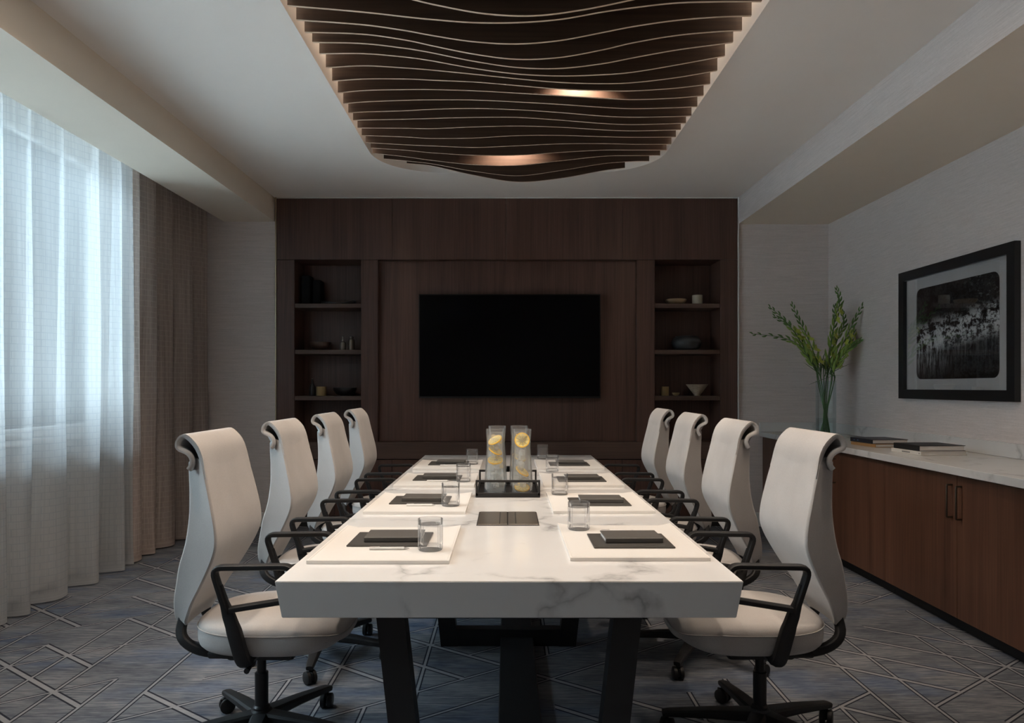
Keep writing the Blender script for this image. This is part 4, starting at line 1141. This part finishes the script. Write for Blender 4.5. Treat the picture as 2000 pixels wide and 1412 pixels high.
# ------------------------------------------------------------------ framed picture
FX = XR - 0.001; py0, py1, pz0, pz1 = 4.20, 5.447, 1.222, 2.168
pic = thing('framed_picture', 'black framed black and white night river photograph on the right wall', 'picture', (FX, (py0 + py1) / 2, pz0))
bw, bd = 0.068, 0.038
def bar(pts): MB().prism(pts, 'x', FX - bd, FX).build('frame_bar', 'frame_black', pic, False, world=True)
bar([(py0, pz0), (py1, pz0), (py1 - bw, pz0 + bw), (py0 + bw, pz0 + bw)]); bar([(py0, pz1), (py1, pz1), (py1 - bw, pz1 - bw), (py0 + bw, pz1 - bw)])
bar([(py0, pz0), (py0, pz1), (py0 + bw, pz1 - bw), (py0 + bw, pz0 + bw)]); bar([(py1, pz0), (py1, pz1), (py1 - bw, pz1 - bw), (py1 - bw, pz0 + bw)])
MB().box(FX - 0.012, FX, py0 + 0.02, py1 - 0.02, pz0 + 0.02, pz1 - 0.02).build('mat_board', 'mat_board', pic, False, world=True)
qy0, qy1, qz0, qz1, qr = 4.365, 5.25, 1.365, 2.02, 0.055
pts = []
for (cyy, cz, a0) in ((qy1 - qr, qz1 - qr, 0), (qy0 + qr, qz1 - qr, 90), (qy0 + qr, qz0 + qr, 180), (qy1 - qr, qz0 + qr, 270)):
    for k in range(9):
        a = math.radians(a0 + 90 * k / 8); pts.append((cyy + qr * math.cos(a), cz + qr * math.sin(a)))
pc, pzc = (qy0 + qy1) / 2, (qz0 + qz1) / 2
m = MB(); m.prism([(a - (py0 + py1) / 2, b - pz0) for a, b in pts], 'x', -0.0135, -0.012)
pr = m.build('print', 'night_print', pic, False)
# shift the print's own origin to its centre so that its pattern is centred
off = Vector((0, pc - (py0 + py1) / 2, pzc - pz0))
for v in pr.data.vertices: v.co -= off
pr.location = off
MB().box(FX - 0.022, FX - 0.020, py0 + bw - 0.005, py1 - bw + 0.005, pz0 + bw - 0.005, pz1 - bw + 0.005).build('glazing', 'picture_glass', pic, False, world=True)

# ------------------------------------------------------------------ curtains
def curtain(name, label, mat, y0, y1, xc, amp, per, seed, ztop=3.064, zbot=0.012, dens=0.012, sag=0.0):
    rd = random.Random(seed)
    cuts = [y0]                                   # irregular pleats
    while cuts[-1] < y1: cuts.append(cuts[-1] + per * rd.choice((0.45, 0.6, 0.9, 1.2, 1.7)) * rd.uniform(0.85, 1.15))
    amps = [amp * rd.uniform(0.35, 1.2) for _ in cuts]
    ys = [y0 + (y1 - y0) * i / int((y1 - y0) / dens) for i in range(int((y1 - y0) / dens) + 1)]
    zsn = [0, 0.02, 0.05, 0.1, 0.2, 0.3, 0.4, 0.5, 0.6, 0.7, 0.8, 0.9, 1.0]
    ph, am = [], []
    j = 0
    for y in ys:
        while j < len(cuts) - 2 and y >= cuts[j + 1]: j += 1
        t_ = (y - cuts[j]) / (cuts[j + 1] - cuts[j])
        ph.append(2 * PI * (j + t_)); am.append(amps[j] * (1 - t_) + amps[min(j + 1, len(amps) - 1)] * t_)
    rows, uv = [], []
    U = [0.0]
    for i in range(1, len(ys)):
        dx = am[i] * math.sin(ph[i]) - am[i - 1] * math.sin(ph[i - 1])
        U.append(U[-1] + math.hypot(dx, ys[i] - ys[i - 1]))
    for q in zsn:
        z = zbot + (ztop - zbot) * q
        row = []
        for i, y in enumerate(ys):
            fl = 0.55 + 0.55 * (1 - q)            # fuller towards the hem
            x = xc + am[i] * fl * (math.sin(ph[i]) + 0.22 * math.sin(2 * ph[i] + 1.1 + 2.0 * q)) + 0.006 * math.sin(7 * q + ph[i] * 0.5)
            row.append((x, y + 0.012 * math.sin(ph[i] * 0.5 + 3 * q), z)); uv.append((U[i], z))
        rows.append(row)
    m = MB(); m.grid(rows); m.uv = uv
    o = m.build(name, mat, None, True, 80)
    tag(o, label, 'curtain')
    # hem tape
    h = MB(); h.grid([[(x + 0.0012, y, z) for x, y, z in rows[0]], [(x + 0.0012, y, z + 0.05) for x, y, z in rows[0]]])
    h.uv = [(0.01 + 0.0001 * i, 0.01) for i in range(2 * len(ys))]
    h.build('hem', mat, o, True, 80)
    return o
curtain('sheer_curtain', 'white sheer curtain with woven grid, hanging across the bright window', 'sheer_voile', -1.2, 5.27, -2.80, 0.082, 0.215, 3)
curtain('drape', 'taupe brown drape gathered beside the sheer, near the walnut wall', 'drape_linen', 5.285, 6.67, -2.79, 0.088, 0.20, 11)
m = MB(); m.box(-2.80, -2.74, YF + 0.05, YB - 0.03, 3.065, 3.079); tr = m.build('curtain_track', 'white_paint', None, False)
tag(tr, 'white curtain track in the ceiling pocket above the curtains', 'curtain track')
